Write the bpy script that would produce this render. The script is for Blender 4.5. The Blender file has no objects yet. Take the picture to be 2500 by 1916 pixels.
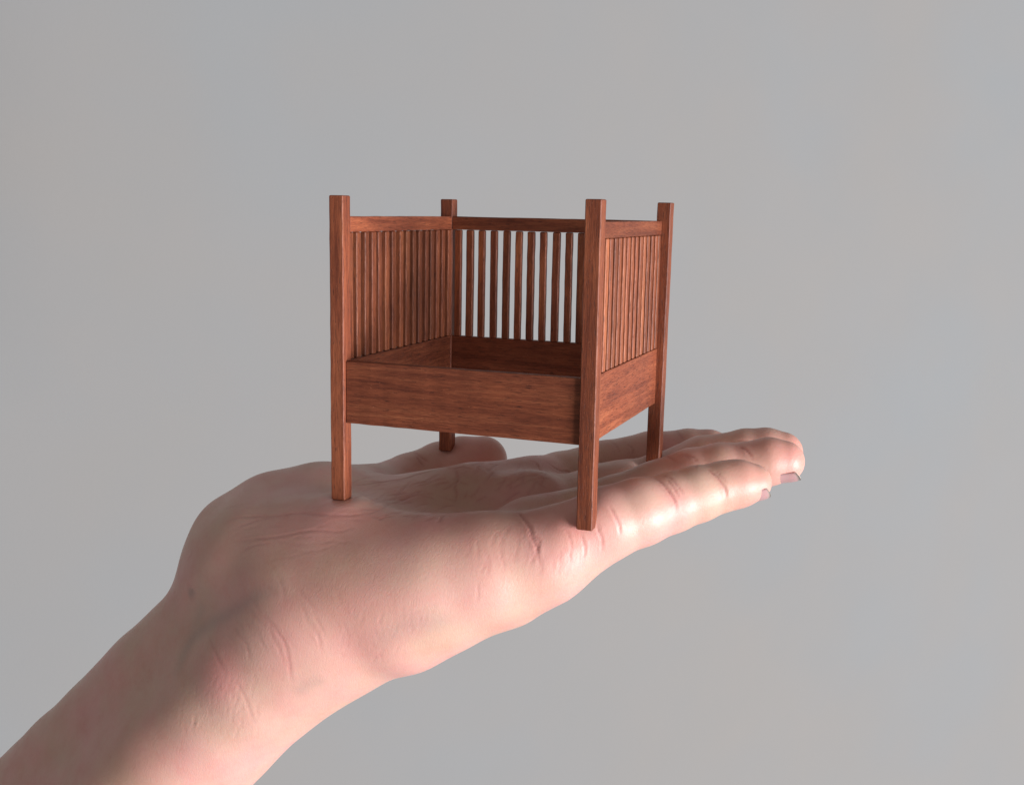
import bpy, math, random
import numpy as np
from mathutils import Vector, Matrix
from mathutils.kdtree import KDTree

S = 0.001                      # everything below is measured in millimetres
sc = bpy.context.scene
COL = sc.collection

# ------------------------------------------------------------------ camera
cam_d = bpy.data.cameras.new('camera')
cam_d.sensor_width = 36.0
cam_d.lens = 39.348
cam_d.clip_start = 0.01
cam_d.clip_end = 50.0
cam = bpy.data.objects.new('camera', cam_d)
COL.objects.link(cam)
CR = Vector((0.933575, 0.357908, 0.018428)); CU = Vector((-0.074837, 0.144403, 0.986685)); CF = Vector((-0.350481, 0.922524, -0.161596))      # right, up, forward
CP = Vector((156.999373, -270.30923, 82.186511))                                            # position in mm
m = Matrix((CR, CU, -CF)).transposed().to_4x4()
m.translation = CP * S
cam.matrix_world = m
sc.camera = cam

# ------------------------------------------------------------------ light and exposure
world = bpy.data.worlds.new('World')
sc.world = world
world.use_nodes = True
world.node_tree.nodes['Background'].inputs[0].default_value = (1.0, 0.93, 0.87, 1)
world.node_tree.nodes['Background'].inputs[1].default_value = 0.23
sc.view_settings.view_transform = 'Standard'
sc.view_settings.look = 'None'
sc.view_settings.exposure = 0.0
sc.view_settings.gamma = 1.0


def area(name, loc, target, w, h, power, color):
    d = bpy.data.lights.new(name, 'AREA')
    d.shape = 'RECTANGLE'; d.size = w; d.size_y = h
    d.energy = power; d.color = color
    o = bpy.data.objects.new(name, d)
    COL.objects.link(o)
    o.location = loc
    o.rotation_euler = (Vector(target) - Vector(loc)).to_track_quat('-Z', 'Y').to_euler()
    return o


# a wide soft window far to the right, a little lower than the hand
area('window_light', (4.80, -1.35, -0.72), (0.03, 0.0, 0.0), 2.9, 2.6, 580, (1.0, 0.965, 0.98))
# added fill lamp, upper left, evens out the brightness of the wall behind
area('wall_fill', (-1.6, 0.20, 1.3), (-0.8, 1.0, 0.0), 1.0, 0.5, 6, (0.92, 0.97, 1.0))

# ------------------------------------------------------------------ node helpers
def new_mat(name):
    mt = bpy.data.materials.new(name)
    mt.use_nodes = True
    nt = mt.node_tree
    return mt, nt, nt.nodes['Principled BSDF']


def nd(nt, typ, **kw):
    n = nt.nodes.new(typ)
    for k, v in kw.items():
        if k.startswith('i_'):
            n.inputs[int(k[2:])].default_value = v
        else:
            setattr(n, k, v)
    return n


def mix_rgb(nt, fac, a, b, blend='MIX'):
    n = nt.nodes.new('ShaderNodeMix'); n.data_type = 'RGBA'; n.blend_type = blend
    for sock, val in ((n.inputs[0], fac), (n.inputs[6], a), (n.inputs[7], b)):
        if isinstance(val, bpy.types.NodeSocket): nt.links.new(val, sock)
        elif isinstance(val, (int, float)): sock.default_value = val
        else: sock.default_value = (*val, 1) if len(val) == 3 else val
    return n.outputs[2]


def math_n(nt, op, a, b=0.5, clamp=False):
    n = nt.nodes.new('ShaderNodeMath'); n.operation = op; n.use_clamp = clamp
    for sock, val in ((n.inputs[0], a), (n.inputs[1], b)):
        if isinstance(val, bpy.types.NodeSocket): nt.links.new(val, sock)
        else: sock.default_value = val
    return n.outputs[0]


def noise(nt, vec, scale, detail=4, rough=0.55, dist=0.0):
    n = nt.nodes.new('ShaderNodeTexNoise')
    n.inputs['Scale'].default_value = scale
    n.inputs['Detail'].default_value = detail
    n.inputs['Roughness'].default_value = rough
    n.inputs['Distortion'].default_value = dist
    nt.links.new(vec, n.inputs['Vector'])
    return n.outputs['Fac']


def ramp(nt, fac, stops):
    n = nt.nodes.new('ShaderNodeValToRGB')
    els = n.color_ramp.elements
    while len(els) < len(stops): els.new(0.5)
    for e, (p, c) in zip(els, stops):
        e.position = p; e.color = (*c, 1) if len(c) == 3 else c
    nt.links.new(fac, n.inputs[0])
    return n.outputs[0]


def maprange(nt, v, a, b, c=0.0, d=1.0):
    n = nt.nodes.new('ShaderNodeMapRange')
    nt.links.new(v, n.inputs[0])
    for i, x in zip((1, 2, 3, 4), (a, b, c, d)): n.inputs[i].default_value = x
    return n.outputs[0]


# ------------------------------------------------------------------ materials
def wood_mat(name, tone=1.0, red=1.0):
    """reddish walnut/cherry; grain runs along the part's own Z axis"""
    mt, nt, bs = new_mat(name)
    tc = nd(nt, 'ShaderNodeTexCoord')
    oi = nd(nt, 'ShaderNodeObjectInfo')
    sh = nd(nt, 'ShaderNodeVectorMath', operation='MULTIPLY'); sh.inputs[1].default_value = (1000, 1000, 1000)
    nt.links.new(tc.outputs['Object'], sh.inputs[0])
    cmb = nd(nt, 'ShaderNodeCombineXYZ')
    r1 = math_n(nt, 'MULTIPLY', oi.outputs['Random'], 317.0)
    r2 = math_n(nt, 'MULTIPLY', oi.outputs['Random'], 971.0)
    nt.links.new(r1, cmb.inputs[0]); nt.links.new(r2, cmb.inputs[1]); nt.links.new(r1, cmb.inputs[2])
    ad = nd(nt, 'ShaderNodeVectorMath', operation='ADD')
    nt.links.new(sh.outputs[0], ad.inputs[0]); nt.links.new(cmb.outputs[0], ad.inputs[1])

    def stretched(s):
        v = nd(nt, 'ShaderNodeVectorMath', operation='MULTIPLY'); v.inputs[1].default_value = s
        nt.links.new(ad.outputs[0], v.inputs[0]); return v.outputs[0]
    band = noise(nt, stretched((0.42, 0.42, 0.022)), 1.0, 5, 0.6, 1.2)
    fine = noise(nt, stretched((3.4, 3.4, 0.24)), 1.0, 6, 0.7)
    pore = noise(nt, stretched((4.6, 4.6, 0.36)), 1.0, 2, 0.5)
    spark = noise(nt, stretched((6.0, 6.0, 1.5)), 1.0, 2, 0.6)
    blot = noise(nt, stretched((0.12, 0.12, 0.05)), 1.0, 2, 0.5)
    t = tone
    base = ramp(nt, band, [(0.30, (0.155*t, 0.040*t/red, 0.0205*t)), (0.50, (0.240*t, 0.066*t/red, 0.0310*t)), (0.72, (0.335*t, 0.106*t/red, 0.0490*t))])
    c = mix_rgb(nt, 0.85, base, ramp(nt, fine, [(0.30, (0.42, 0.40, 0.42)), (0.52, (0.98, 0.98, 0.98)), (0.75, (1.34, 1.40, 1.42))]), 'MULTIPLY')
    dark = maprange(nt, pore, 0.40, 0.30)
    c = mix_rgb(nt, math_n(nt, 'MULTIPLY', dark, 0.72), c, (0.040*t, 0.014*t, 0.012*t))
    lite = maprange(nt, spark, 0.66, 0.76)
    c = mix_rgb(nt, math_n(nt, 'MULTIPLY', lite, 0.55), c, (0.62*t, 0.27*t, 0.15*t))
    c = mix_rgb(nt, 0.55, c, ramp(nt, blot, [(0.3, (0.74, 0.70, 0.76)), (0.7, (1.18, 1.16, 1.10))]), 'MULTIPLY')
    rv = maprange(nt, oi.outputs['Random'], 0, 1, 0.74, 1.20)
    vs = nd(nt, 'ShaderNodeVectorMath', operation='SCALE')
    nt.links.new(c, vs.inputs[0]); nt.links.new(rv, vs.inputs['Scale'])
    nt.links.new(vs.outputs[0], bs.inputs['Base Color'])
    nt.links.new(maprange(nt, fine, 0.3, 0.7, 0.62, 0.42), bs.inputs['Roughness'])
    bs.inputs['Specular IOR Level'].default_value = 0.30
    bp = nd(nt, 'ShaderNodeBump'); bp.inputs['Strength'].default_value = 0.55; bp.inputs['Distance'].default_value = 0.00012
    hgt = math_n(nt, 'ADD', fine, math_n(nt, 'MULTIPLY', dark, -0.5))
    nt.links.new(hgt, bp.inputs['Height']); nt.links.new(bp.outputs[0], bs.inputs['Normal'])
    return mt


def skin_mat():
    mt, nt, bs = new_mat('skin')
    tc = nd(nt, 'ShaderNodeTexCoord')
    sh = nd(nt, 'ShaderNodeVectorMath', operation='MULTIPLY'); sh.inputs[1].default_value = (1000, 1000, 1000)
    nt.links.new(tc.outputs['Object'], sh.inputs[0]); P = sh.outputs[0]
    big = noise(nt, P, 0.045, 3, 0.5)
    mid = noise(nt, P, 0.16, 4, 0.6)
    small = noise(nt, P, 0.9, 3, 0.6)
    def at(n):
        a = nd(nt, 'ShaderNodeAttribute', attribute_name=n); return a.outputs['Fac']
    c = ramp(nt, big, [(0.32, (0.60, 0.385, 0.295)), (0.52, (0.645, 0.372, 0.312)), (0.70, (0.68, 0.352, 0.320))])
    c = mix_rgb(nt, 0.45, c, ramp(nt, mid, [(0.32, (0.95, 0.82, 0.80)), (0.50, (1, 1, 1)), (0.70, (1.03, 1.12, 1.08))]), 'MULTIPLY')
    c = mix_rgb(nt, 0.35, c, ramp(nt, small, [(0.32, (0.95, 0.86, 0.85)), (0.55, (1, 1, 1))]), 'MULTIPLY')
    c = mix_rgb(nt, math_n(nt, 'MULTIPLY', at('flush'), 0.8), c, (0.70, 0.235, 0.215))
    c = mix_rgb(nt, math_n(nt, 'MULTIPLY', at('pale'), 0.6), c, (0.67, 0.46, 0.39))
    c = mix_rgb(nt, at('vein'), c, (0.30, 0.235, 0.215))
    c = mix_rgb(nt, at('crease'), c, (0.42, 0.115, 0.115))
    nt.links.new(c, bs.inputs['Base Color'])
    bs.inputs['Subsurface Weight'].default_value = 0.22
    bs.inputs['Subsurface Radius'].default_value = (1.0, 0.32, 0.18)
    bs.inputs['Subsurface Scale'].default_value = 0.0022
    bs.inputs['Specular IOR Level'].default_value = 0.55
    nt.links.new(maprange(nt, mid, 0.3, 0.7, 0.48, 0.38), bs.inputs['Roughness'])
    # fine skin relief: small cells, faint parallel lines and pores
    vor = nd(nt, 'ShaderNodeTexVoronoi', feature='DISTANCE_TO_EDGE')
    st = nd(nt, 'ShaderNodeVectorMath', operation='MULTIPLY'); st.inputs[1].default_value = (2.4, 0.8, 0.9)
    wr = nd(nt, 'ShaderNodeVectorRotate', rotation_type='Y_AXIS'); wr.inputs['Angle'].default_value = math.radians(-14)
    nt.links.new(P, wr.inputs['Vector']); nt.links.new(wr.outputs[0], st.inputs[0])
    wob = nd(nt, 'ShaderNodeTexNoise'); wob.inputs['Scale'].default_value = 0.35; nt.links.new(P, wob.inputs['Vector'])
    wa = nd(nt, 'ShaderNodeVectorMath', operation='SCALE'); wa.inputs['Scale'].default_value = 3.0
    nt.links.new(wob.outputs['Color'], wa.inputs[0])
    wsum = nd(nt, 'ShaderNodeVectorMath', operation='ADD'); nt.links.new(st.outputs[0], wsum.inputs[0]); nt.links.new(wa.outputs[0], wsum.inputs[1])
    nt.links.new(wsum.outputs[0], vor.inputs['Vector']); vor.inputs['Scale'].default_value = 0.62
    cells = maprange(nt, vor.outputs['Distance'], 0.0, 0.10)
    lin = noise(nt, wsum.outputs[0], 0.8, 5, 0.65)
    h = math_n(nt, 'ADD', math_n(nt, 'MULTIPLY', cells, 0.30), math_n(nt, 'MULTIPLY', lin, 1.0))
    h = math_n(nt, 'ADD', h, math_n(nt, 'MULTIPLY', noise(nt, P, 3.2, 3, 0.6), 0.35))
    bp = nd(nt, 'ShaderNodeBump'); bp.inputs['Strength'].default_value = 0.20; bp.inputs['Distance'].default_value = 0.00035
    nt.links.new(h, bp.inputs['Height']); nt.links.new(bp.outputs[0], bs.inputs['Normal'])
    return mt


def nail_mat():
    mt, nt, bs = new_mat('fingernail')
    at = nd(nt, 'ShaderNodeAttribute', attribute_name='free_edge')
    c = mix_rgb(nt, at.outputs['Fac'], (0.46, 0.275, 0.275), (0.62, 0.56, 0.50))
    nt.links.new(c, bs.inputs['Base Color'])
    bs.inputs['Roughness'].default_value = 0.22
    bs.inputs['Subsurface Weight'].default_value = 0.1
    bs.inputs['Subsurface Scale'].default_value = 0.001
    return mt


def wall_mat():
    mt, nt, bs = new_mat('painted_plaster')
    tc = nd(nt, 'ShaderNodeTexCoord')
    P = tc.outputs['Object']
    a = noise(nt, P, 3.0, 3, 0.5); b = noise(nt, P, 9.0, 4, 0.6); g = noise(nt, P, 420.0, 3, 0.6)
    c = ramp(nt, a, [(0.32, (0.204, 0.218, 0.224)), (0.50, (0.211, 0.216, 0.215)), (0.68, (0.217, 0.216, 0.209))])
    c = mix_rgb(nt, 0.5, c, ramp(nt, b, [(0.30, (0.965, 0.975, 0.99)), (0.70, (1.02, 1.0, 0.995))]), 'MULTIPLY')
    nt.links.new(c, bs.inputs['Base Color'])
    bs.inputs['Roughness'].default_value = 0.85
    bp = nd(nt, 'ShaderNodeBump'); bp.inputs['Strength'].default_value = 0.15; bp.inputs['Distance'].default_value = 0.0005
    nt.links.new(g, bp.inputs['Height']); nt.links.new(bp.outputs[0], bs.inputs['Normal'])
    return mt


WOOD = wood_mat('reddish_wood')
SLAT_WOOD = wood_mat('paler_slat_wood', 1.12, 0.94)
SKIN = skin_mat()
NAIL = nail_mat()
WALL = wall_mat()


def mesh_obj(name, verts, faces, mat, parent=None, smooth=False):
    me = bpy.data.meshes.new(name)
    me.from_pydata([tuple(v) for v in verts], [], [tuple(f) for f in faces])
    me.materials.append(mat)
    me.update()
    if smooth: me.polygons.foreach_set('use_smooth', [True] * len(me.polygons))
    o = bpy.data.objects.new(name, me)
    COL.objects.link(o)
    if parent: o.parent = parent
    return o


# ------------------------------------------------------------------ wall behind
WD = 1150.0
wc = CP + CF * WD
wn = (Matrix.Rotation(math.radians(28), 3, 'Z') @ Vector((CF.x, CF.y, 0))).normalized()
wr_ = Vector((wn.y, -wn.x, 0))
wall_pts = [wc + wr_ * a + Vector((0, 0, b)) for a, b in ((-3200, -1500), (3200, -1500), (3200, 1500), (-3200, 1500))]
thick = [p + wn * 100 for p in wall_pts]
org = sum(wall_pts, Vector()) / 4
vs = [(p - org) * S for p in wall_pts + thick]
wall = mesh_obj('wall', vs, [(0, 1, 2, 3), (7, 6, 5, 4), (0, 4, 5, 1), (1, 5, 6, 2), (2, 6, 7, 3), (3, 7, 4, 0)], WALL)
wall.location = org * S
wall['kind'] = 'structure'

# ------------------------------------------------------------------ the miniature chair
W, H, PS = 77.2, 85.0, 4.3
REC_F, REC, TH = 1.1, 2.05, 2.15
AP0, AP1, RL0, RL1 = 22.25, 39.7, 75.1, 79.4
chair = bpy.data.objects.new('miniature_chair_frame', None)
COL.objects.link(chair)
chair['label'] = 'small reddish brown wooden chair frame with slatted sides and back standing on the open palm'
chair['category'] = 'miniature chair'


def bar_mesh(name, w, t, length, ch, segs, wob, rng, curve=0.0):
    """chamfered bar along +Z from the origin, centred in x (w) and y (t)"""
    vs, fs = [], []
    a, b = w / 2, t / 2
    prof = [(a - ch, -b), (a, -b + ch), (a, b - ch), (a - ch, b), (-a + ch, b), (-a, b - ch), (-a, -b + ch), (-a + ch, -b)]
    zs = [0.0] + [ch * 0.9 + (length - 1.8 * ch) * i / segs for i in range(segs + 1)] + [length]
    for k, z in enumerate(zs):
        end = k in (0, len(zs) - 1)
        s = 1 - ch * 1.1 / a if end else 1; s2 = 1 - ch * 1.1 / b if end else 1
        dx = rng.uniform(-wob, wob) + curve * math.sin(math.pi * z / length); dy = rng.uniform(-wob, wob)
        for x, y in prof:
            vs.append(((x * s + dx + rng.uniform(-wob, wob) * .5) * S, (y * s2 + dy + rng.uniform(-wob, wob) * .5) * S, z * S))
    n = len(zs)
    for k in range(n - 1):
        for i in range(8):
            j = (i + 1) % 8
            fs.append((k * 8 + i, k * 8 + j, (k + 1) * 8 + j, (k + 1) * 8 + i))
    fs.append(tuple(range(7, -1, -1))); fs.append(tuple((n - 1) * 8 + i for i in range(8)))
    me = bpy.data.meshes.new(name)
    me.from_pydata(vs, [], fs); me.materials.append(SLAT_WOOD if name == 'slat' else WOOD); me.update()
    return me


def part(name, me, loc, rot=(0, 0, 0), parent=chair, label=None):
    o = bpy.data.objects.new(name, me)
    COL.objects.link(o); o.parent = parent
    o.location = Vector(loc) * S; o.rotation_euler = rot
    if label: o['label'] = label
    return o


rng = random.Random(7)
hp = PS / 2
# legs run the whole height; the foot of each one stands on the skin
for (x, y, tx) in ((hp, hp, 0.0), (W - hp, hp, -0.10), (hp, W - hp, 0.0), (W - hp, W - hp, 0.55)):
    me = bar_mesh('leg', PS, PS, H, 0.24, 22, 0.045, rng)
    part('leg', me, (x, y, 0.0), (0, math.atan2(tx, H), 0))
PI = math.pi
L = W - 2 * PS


def horizontal(name, along, w_h, z0, off_lo, off_hi, ends=0.0):
    """a board: 'along' is x or y, height w_h from z0, thickness between two offsets across"""
    t = off_hi - off_lo
    me = bar_mesh(name, w_h, t, L + 2 * ends, 0.17, 18, 0.035, rng)
    c = (off_lo + off_hi) / 2
    if along == 'x':   # local z -> world x, local x -> world z(height), local y -> world y
        R = Matrix(((0, 0, 1), (0, 1, 0), (-1, 0, 0)))
        loc = (PS - ends, c, z0 + w_h / 2)
    else:              # local z -> world y, local x -> height, local y -> world x
        R = Matrix(((0, 1, 0), (0, 0, 1), (1, 0, 0)))
        loc = (c, PS - ends, z0 + w_h / 2)
    o = part(name, me, loc)
    o.rotation_euler = R.to_euler()
    return o


horizontal('seat_rail', 'x', AP1 - AP0, AP0, REC_F, REC_F + 2.4, -0.09)                       # front
horizontal('seat_rail', 'x', AP1 - AP0, AP0, W - REC_F - 2.4, W - REC_F)               # back
horizontal('seat_rail', 'y', AP1 - AP0, AP0, REC, REC + 2.1)
horizontal('seat_rail', 'y', AP1 - AP0, AP0, W - REC - 2.1, W - REC)
horizontal('top_rail', 'x', RL1 - RL0, RL0, W - REC - TH, W - REC)
horizontal('top_rail', 'y', RL1 - RL0, RL0, REC, REC + TH)
horizontal('top_rail', 'y', RL1 - RL0, RL0, W - REC - TH, W - REC)
# slats: four hand cut variants, copied
slat_len = RL0 - AP1
variants = [bar_mesh('slat', 2.3, 1.7, slat_len - 0.12, 0.24, 9, 0.035, rng, rng.uniform(-.07, .07)) for _ in range(9)]


def slat(x, y, rz, sc_w=1.0):
    o = part('slat', variants[rng.randrange(9)], (x, y, AP1 + 0.06), (rng.gauss(0, .0022), rng.gauss(0, .0022), rz + rng.gauss(0, .02)))
    o.scale = (sc_w * rng.uniform(.94, 1.06), rng.uniform(.95, 1.05), 1)
    return o


mid = REC + TH / 2
for i in range(16):
    j = lambda: rng.gauss(0, .07)
    slat(6.15 + 4.3 * i + j(), W - mid, 0)                       # back
    slat(mid + rng.gauss(0, .08), PS + 1.1 + 4.43 * i + 1.4 * j(), PI / 2, 1.07)                 # left side
    slat(W - mid + rng.gauss(0, .08), PS + 1.1 + 4.43 * i + 1.4 * j(), PI / 2, 1.07)             # right side

# ------------------------------------------------------------------ the hand
# ---- hand signed distance field (mm), world coords
def cone(P,a,b,ra,rb):
    a=np.asarray(a,np.float32);b=np.asarray(b,np.float32)
    ba=b-a;l2=float(ba@ba);rr=ra-rb;a2=l2-rr*rr;il2=1.0/l2
    pa=P-a;y=pa@ba;z=y-l2
    q=pa*l2-y[:,None]*ba
    x2=(q*q).sum(1);y2=y*y*l2;z2=z*z*l2
    k=np.sign(rr)*rr*rr*x2
    d=(np.sqrt(x2*a2*il2)+y*rr)*il2-ra
    c1=np.sign(z)*a2*z2>k
    c2=(~c1)&(np.sign(y)*a2*y2<k)
    d=np.where(c1,np.sqrt(x2+z2)*il2-rb,d)
    d=np.where(c2,np.sqrt(x2+y2)*il2-ra,d)
    return d
def smin(a,b,k):
    h=np.clip(.5+.5*(b-a)/k,0,1)
    return b+(a-b)*h-k*h*(1-h)
def chain(P,nodes,k):
    d=None
    for n0,n1 in zip(nodes[:-1],nodes[1:]):
        e=cone(P,n0[:3],n1[:3],n0[3],n1[3])
        d=e if d is None else smin(d,e,k)
    return d
def ell(P,c,r,ax=None):
    q=P-np.asarray(c,np.float32)
    if ax is not None: q=q@np.asarray(ax,np.float32).T
    r=np.asarray(r,np.float32)
    k0=np.sqrt(((q/r)**2).sum(1));k1=np.sqrt(((q/(r*r))**2).sum(1))+1e-9
    return k0*(k0-1)/k1
def hand_d(P,H):
    P=P.astype(np.float32)
    palm=None
    for nodes,k in H['palm']:
        e=chain(P,nodes,2.0) if len(nodes)>1 else np.sqrt(((P-np.asarray(nodes[0][:3],np.float32))**2).sum(1))-nodes[0][3]
        palm=e if palm is None else smin(palm,e,k)
    for c,r,k in H.get('ell',[]): palm=smin(palm,ell(P,c,r),k)
    for c,r,k,a in H.get('cut',[]):
        a=np.radians(a);ax=np.array([[np.cos(a),np.sin(a),0],[-np.sin(a),np.cos(a),0],[0,0,1]])
        palm=-smin(-palm,ell(P,c,r,ax),k)
    out=None
    for nodes,k in H['fingers']:
        f=chain(P,nodes,1.5)
        f=smin(f,palm,k)
        out=f if out is None else smin(out,f,1.2)
    return out
def surface_nets(fn,lo,hi,h,coarse=4):
    lo=np.array(lo,float);hi=np.array(hi,float)
    H=h*coarse
    n=np.ceil((hi-lo)/H).astype(int)
    g=np.stack(np.meshgrid(*[np.arange(k) for k in n],indexing='ij'),-1).reshape(-1,3)
    ctr=lo+(g+.5)*H
    d=fn(ctr)
    act=g[np.abs(d)<H*1.3]
    N=n*coarse+1
    vals=np.full(tuple(N),9.0,np.float32)
    o=np.stack(np.meshgrid(*[np.arange(coarse+1)]*3,indexing='ij'),-1).reshape(-1,3)
    idx=(act[:,None,:]*coarse+o[None]).reshape(-1,3)
    flat=np.unique((idx[:,0]*N[1]+idx[:,1])*N[2]+idx[:,2])
    ii=np.stack([flat//(N[1]*N[2]),(flat//N[2])%N[1],flat%N[2]],1)
    out=np.empty(len(ii),np.float32)
    for s in range(0,len(ii),400000): out[s:s+400000]=fn(lo+ii[s:s+400000]*h)
    # inside fill sign for untouched cells: mark by coarse sign
    dc=d.reshape(tuple(n))
    big=np.repeat(np.repeat(np.repeat(dc,coarse,0),coarse,1),coarse,2)
    vals[:-1,:-1,:-1]=big
    vals.reshape(-1)[flat]=out
    ins=vals<0
    C=[(0,0,0),(1,0,0),(0,1,0),(1,1,0),(0,0,1),(1,0,1),(0,1,1),(1,1,1)]
    def sh(A,c): return A[c[0]:A.shape[0]-1+c[0],c[1]:A.shape[1]-1+c[1],c[2]:A.shape[2]-1+c[2]]
    cnt=sum(sh(ins,c).astype(np.int8) for c in C)
    cell=(cnt>0)&(cnt<8)
    cid=np.full(cell.shape,-1,np.int64);ci=np.argwhere(cell);cid[cell]=np.arange(len(ci))
    acc=np.zeros((len(ci),3));w=np.zeros(len(ci))
    V=np.stack([sh(vals,c)[cell] for c in C],1)
    Cc=np.array(C,float)
    for a in range(8):
        for b in range(a+1,8):
            if sum(abs(np.array(C[a])-np.array(C[b])))==1:
                m=(V[:,a]<0)!=(V[:,b]<0)
                t=V[m,a]/(V[m,a]-V[m,b])
                acc[m]+=Cc[a]+(Cc[b]-Cc[a])*t[:,None];w[m]+=1
    verts=lo+(ci+acc/w[:,None])*h
    quads=[]
    for ax in range(3):
        s0=[slice(0,-1) if k==ax else slice(1,-1) for k in range(3)]
        s1=[slice(1,None) if k==ax else slice(1,-1) for k in range(3)]
        A=ins[tuple(s0)];B=ins[tuple(s1)]
        e=np.argwhere(A!=B)
        flip=A[A!=B]
        off=np.array([0 if k==ax else 1 for k in range(3)])
        p=e+off
        u,v=[k for k in range(3) if k!=ax]
        du=np.eye(3,dtype=int)[u];dv=np.eye(3,dtype=int)[v]
        q=[p-du-dv,p-dv,p,p-du]
        if ax==1: q=q[::-1]
        Q=np.stack([cid[tuple(x.T)] for x in q],1)
        Q[~flip]=Q[~flip][:,::-1]
        quads.append(Q)
    Q=np.concatenate(quads);Q=Q[(Q>=0).all(1)]
    return verts,Q
def grad(fn,P,e=.15):
    g=np.empty((len(P),3))
    for k in range(3):
        d=np.zeros(3);d[k]=e
        g[:,k]=fn(P+d)-fn(P-d)
    return g/(np.linalg.norm(g,axis=1,keepdims=True)+1e-9)
def relax(V,Q,wt,iters):
    e=np.concatenate([Q[:,[0,1]],Q[:,[1,2]],Q[:,[2,3]],Q[:,[3,0]]])
    n=len(V);a=np.concatenate([e[:,0],e[:,1]]);b=np.concatenate([e[:,1],e[:,0]])
    o=np.argsort(a,kind='stable');a=a[o];b=b[o]
    deg=np.bincount(a,minlength=n);st=np.concatenate([[0],np.cumsum(deg)[:-1]])
    ok=deg>0;w=(wt*.6)[:,None].astype(np.float32);V=V.astype(np.float32)
    dg=np.maximum(deg,1)[:,None]
    for _ in range(iters):
        s=np.add.reduceat(V[b],np.minimum(st,len(b)-1),axis=0)
        m=np.where(ok[:,None],s/dg,V)
        V=V+(m-V)*w
    return V.astype(np.float64)
def palm_weight(V):
    # 1 on palm, wrist and forearm, falling to 0 along the fingers and the thumb
    s=V[:,0]*.88+V[:,1]*.47
    w=np.clip((62-s)/16,0,1)
    th=np.clip((V[:,1]-48-.0*V[:,0])/8,0,1)*np.clip((20-V[:,0])/8,0,1)
    return np.maximum(w*(1-th),.0)*.97+.03


HAND = {'cut': [((34, 24.5, 15), (42, 19, 21.6), 5, 28.0)],
 'ell': [],
 'fingers': [([(61.72, 8.0, -11.28, 12),
               (77.05, 14.0, -1.55, 9.9),
               (84.78, 19.0, 1.31, 9.2),
               (92.4, 25.0, 3.36, 8.1),
               (98.29, 29.0, 5.5, 7.65),
               (104.81, 33.0, 7.49, 6.8),
               (108.39, 35.0, 8.12, 6.5),
               (112.34, 37.0, 8.56, 5.15)],
              5),
             ([(51.63, 26.0, -11.66, 12),
               (60.86, 36.0, -10.1, 10.8),
               (70.74, 45.0, -6.33, 10.2),
               (81.36, 52.0, -1.25, 9.3),
               (91.53, 56.0, 3.49, 8.8),
               (99.67, 58.0, 6.04, 8.15),
               (108.36, 60.0, 8.12, 7.0),
               (112.96, 61.0, 9.5, 7.0),
               (117.47, 62.0, 9.86, 6.1)],
              5),
             ([(42.98, 46.0, -9.65, 11.5),
               (51.38, 57.0, -10.48, 10),
               (59.36, 68.0, -8.06, 9.6),
               (76.19, 79.0, -3.17, 9.2),
               (88.96, 83.0, 2.18, 8.5),
               (102.51, 85.0, 6.61, 7.4),
               (108.81, 86.0, 7.41, 7.2),
               (113.81, 87.0, 7.43, 6.4)],
              5),
             ([(36.66, 64.0, -9.34, 11),
               (43.24, 77.0, -7.29, 9.7),
               (55.31, 89.0, -4.12, 9.1),
               (68.88, 97.0, -0.56, 8.5),
               (80.67, 101.0, 1.78, 7.4),
               (87.31, 103.0, 1.87, 7.2),
               (93.03, 104.0, 1.08, 6.2)],
              5),
             ([(-19.03, 28.0, -15.1, 15),
               (-13.76, 48.0, -13.48, 10.6),
               (-8.61, 68.0, -10.31, 9),
               (-1.77, 78.0, -7.99, 9.2),
               (5.21, 82.0, -5.92, 9),
               (12.14, 85.5, -4.64, 8)],
              6)],
 'palm': [([(-13.44, -3.0, -44.28, 18.8),
            (8.5, -1.0, -31.04, 20.8),
            (22.51, -1.0, -26.79, 19.1),
            (45.75, 3.0, -16.83, 15.0),
            (61.71, 8.0, -10.82, 12)],
           5),
          ([(-8, 0, -21, 13), (51.98, 25.0, -10.73, 10.5)], 7),
          ([(-8, 10, -20, 13), (42.98, 46.0, -9.65, 11)], 7),
          ([(-12, 20, -17, 14), (22.28, 50.0, -9.92, 11.5), (36.66, 64.0, -9.34, 11)], 8),
          ([(-40.91, 16.0, -20.96, 14.6), (-30.44, 20.0, -16.78, 16.4), (-19.02, 28.0, -14.84, 16.8), (-12.69, 46.0, -13.71, 11)], 8),
          ([(-4.7, -6.0, -40.89, 18.3),
            (-18.71, -8.0, -53.05, 19.3),
            (-45.41, -10.0, -81.43, 21),
            (-82.7, -14.0, -121.62, 23),
            (-141.53, -20.0, -184.98, 26),
            (-251.56, -40.0, -305.18, 33)],
           10),
          ([(-34.74, 8.0, -34.37, 17),
            (-41.84, 6.0, -46.35, 18.5),
            (-64.17, 5.0, -69.42, 19.5),
            (-96.85, 3.0, -103.13, 20.5),
            (-131.53, 0.0, -139.14, 22.5),
            (-179.23, -4.0, -188.64, 25),
            (-295.11, -20.0, -310.54, 31)],
           12),
          ([(-26, 4, -18, 14), (3, 2.5, -15, 14.7), (32, 0, -20.8, 14.3)], 8),
          ([(-33.24, 6.0, -28.33, 15), (-5.65, -2.0, -31.95, 18)], 12),
          ([(-9.54, 0.0, -28.21, 17.5), (13.53, -3.0, -23.6, 16), (31.54, -1.0, -18.49, 14.2), (45.31, 4.0, -15.2, 13.2)], 6),
          ([(52.21, 11.0, -23.17, 8), (56.39, 10.0, -18.69, 8)], 6)]}
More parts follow.
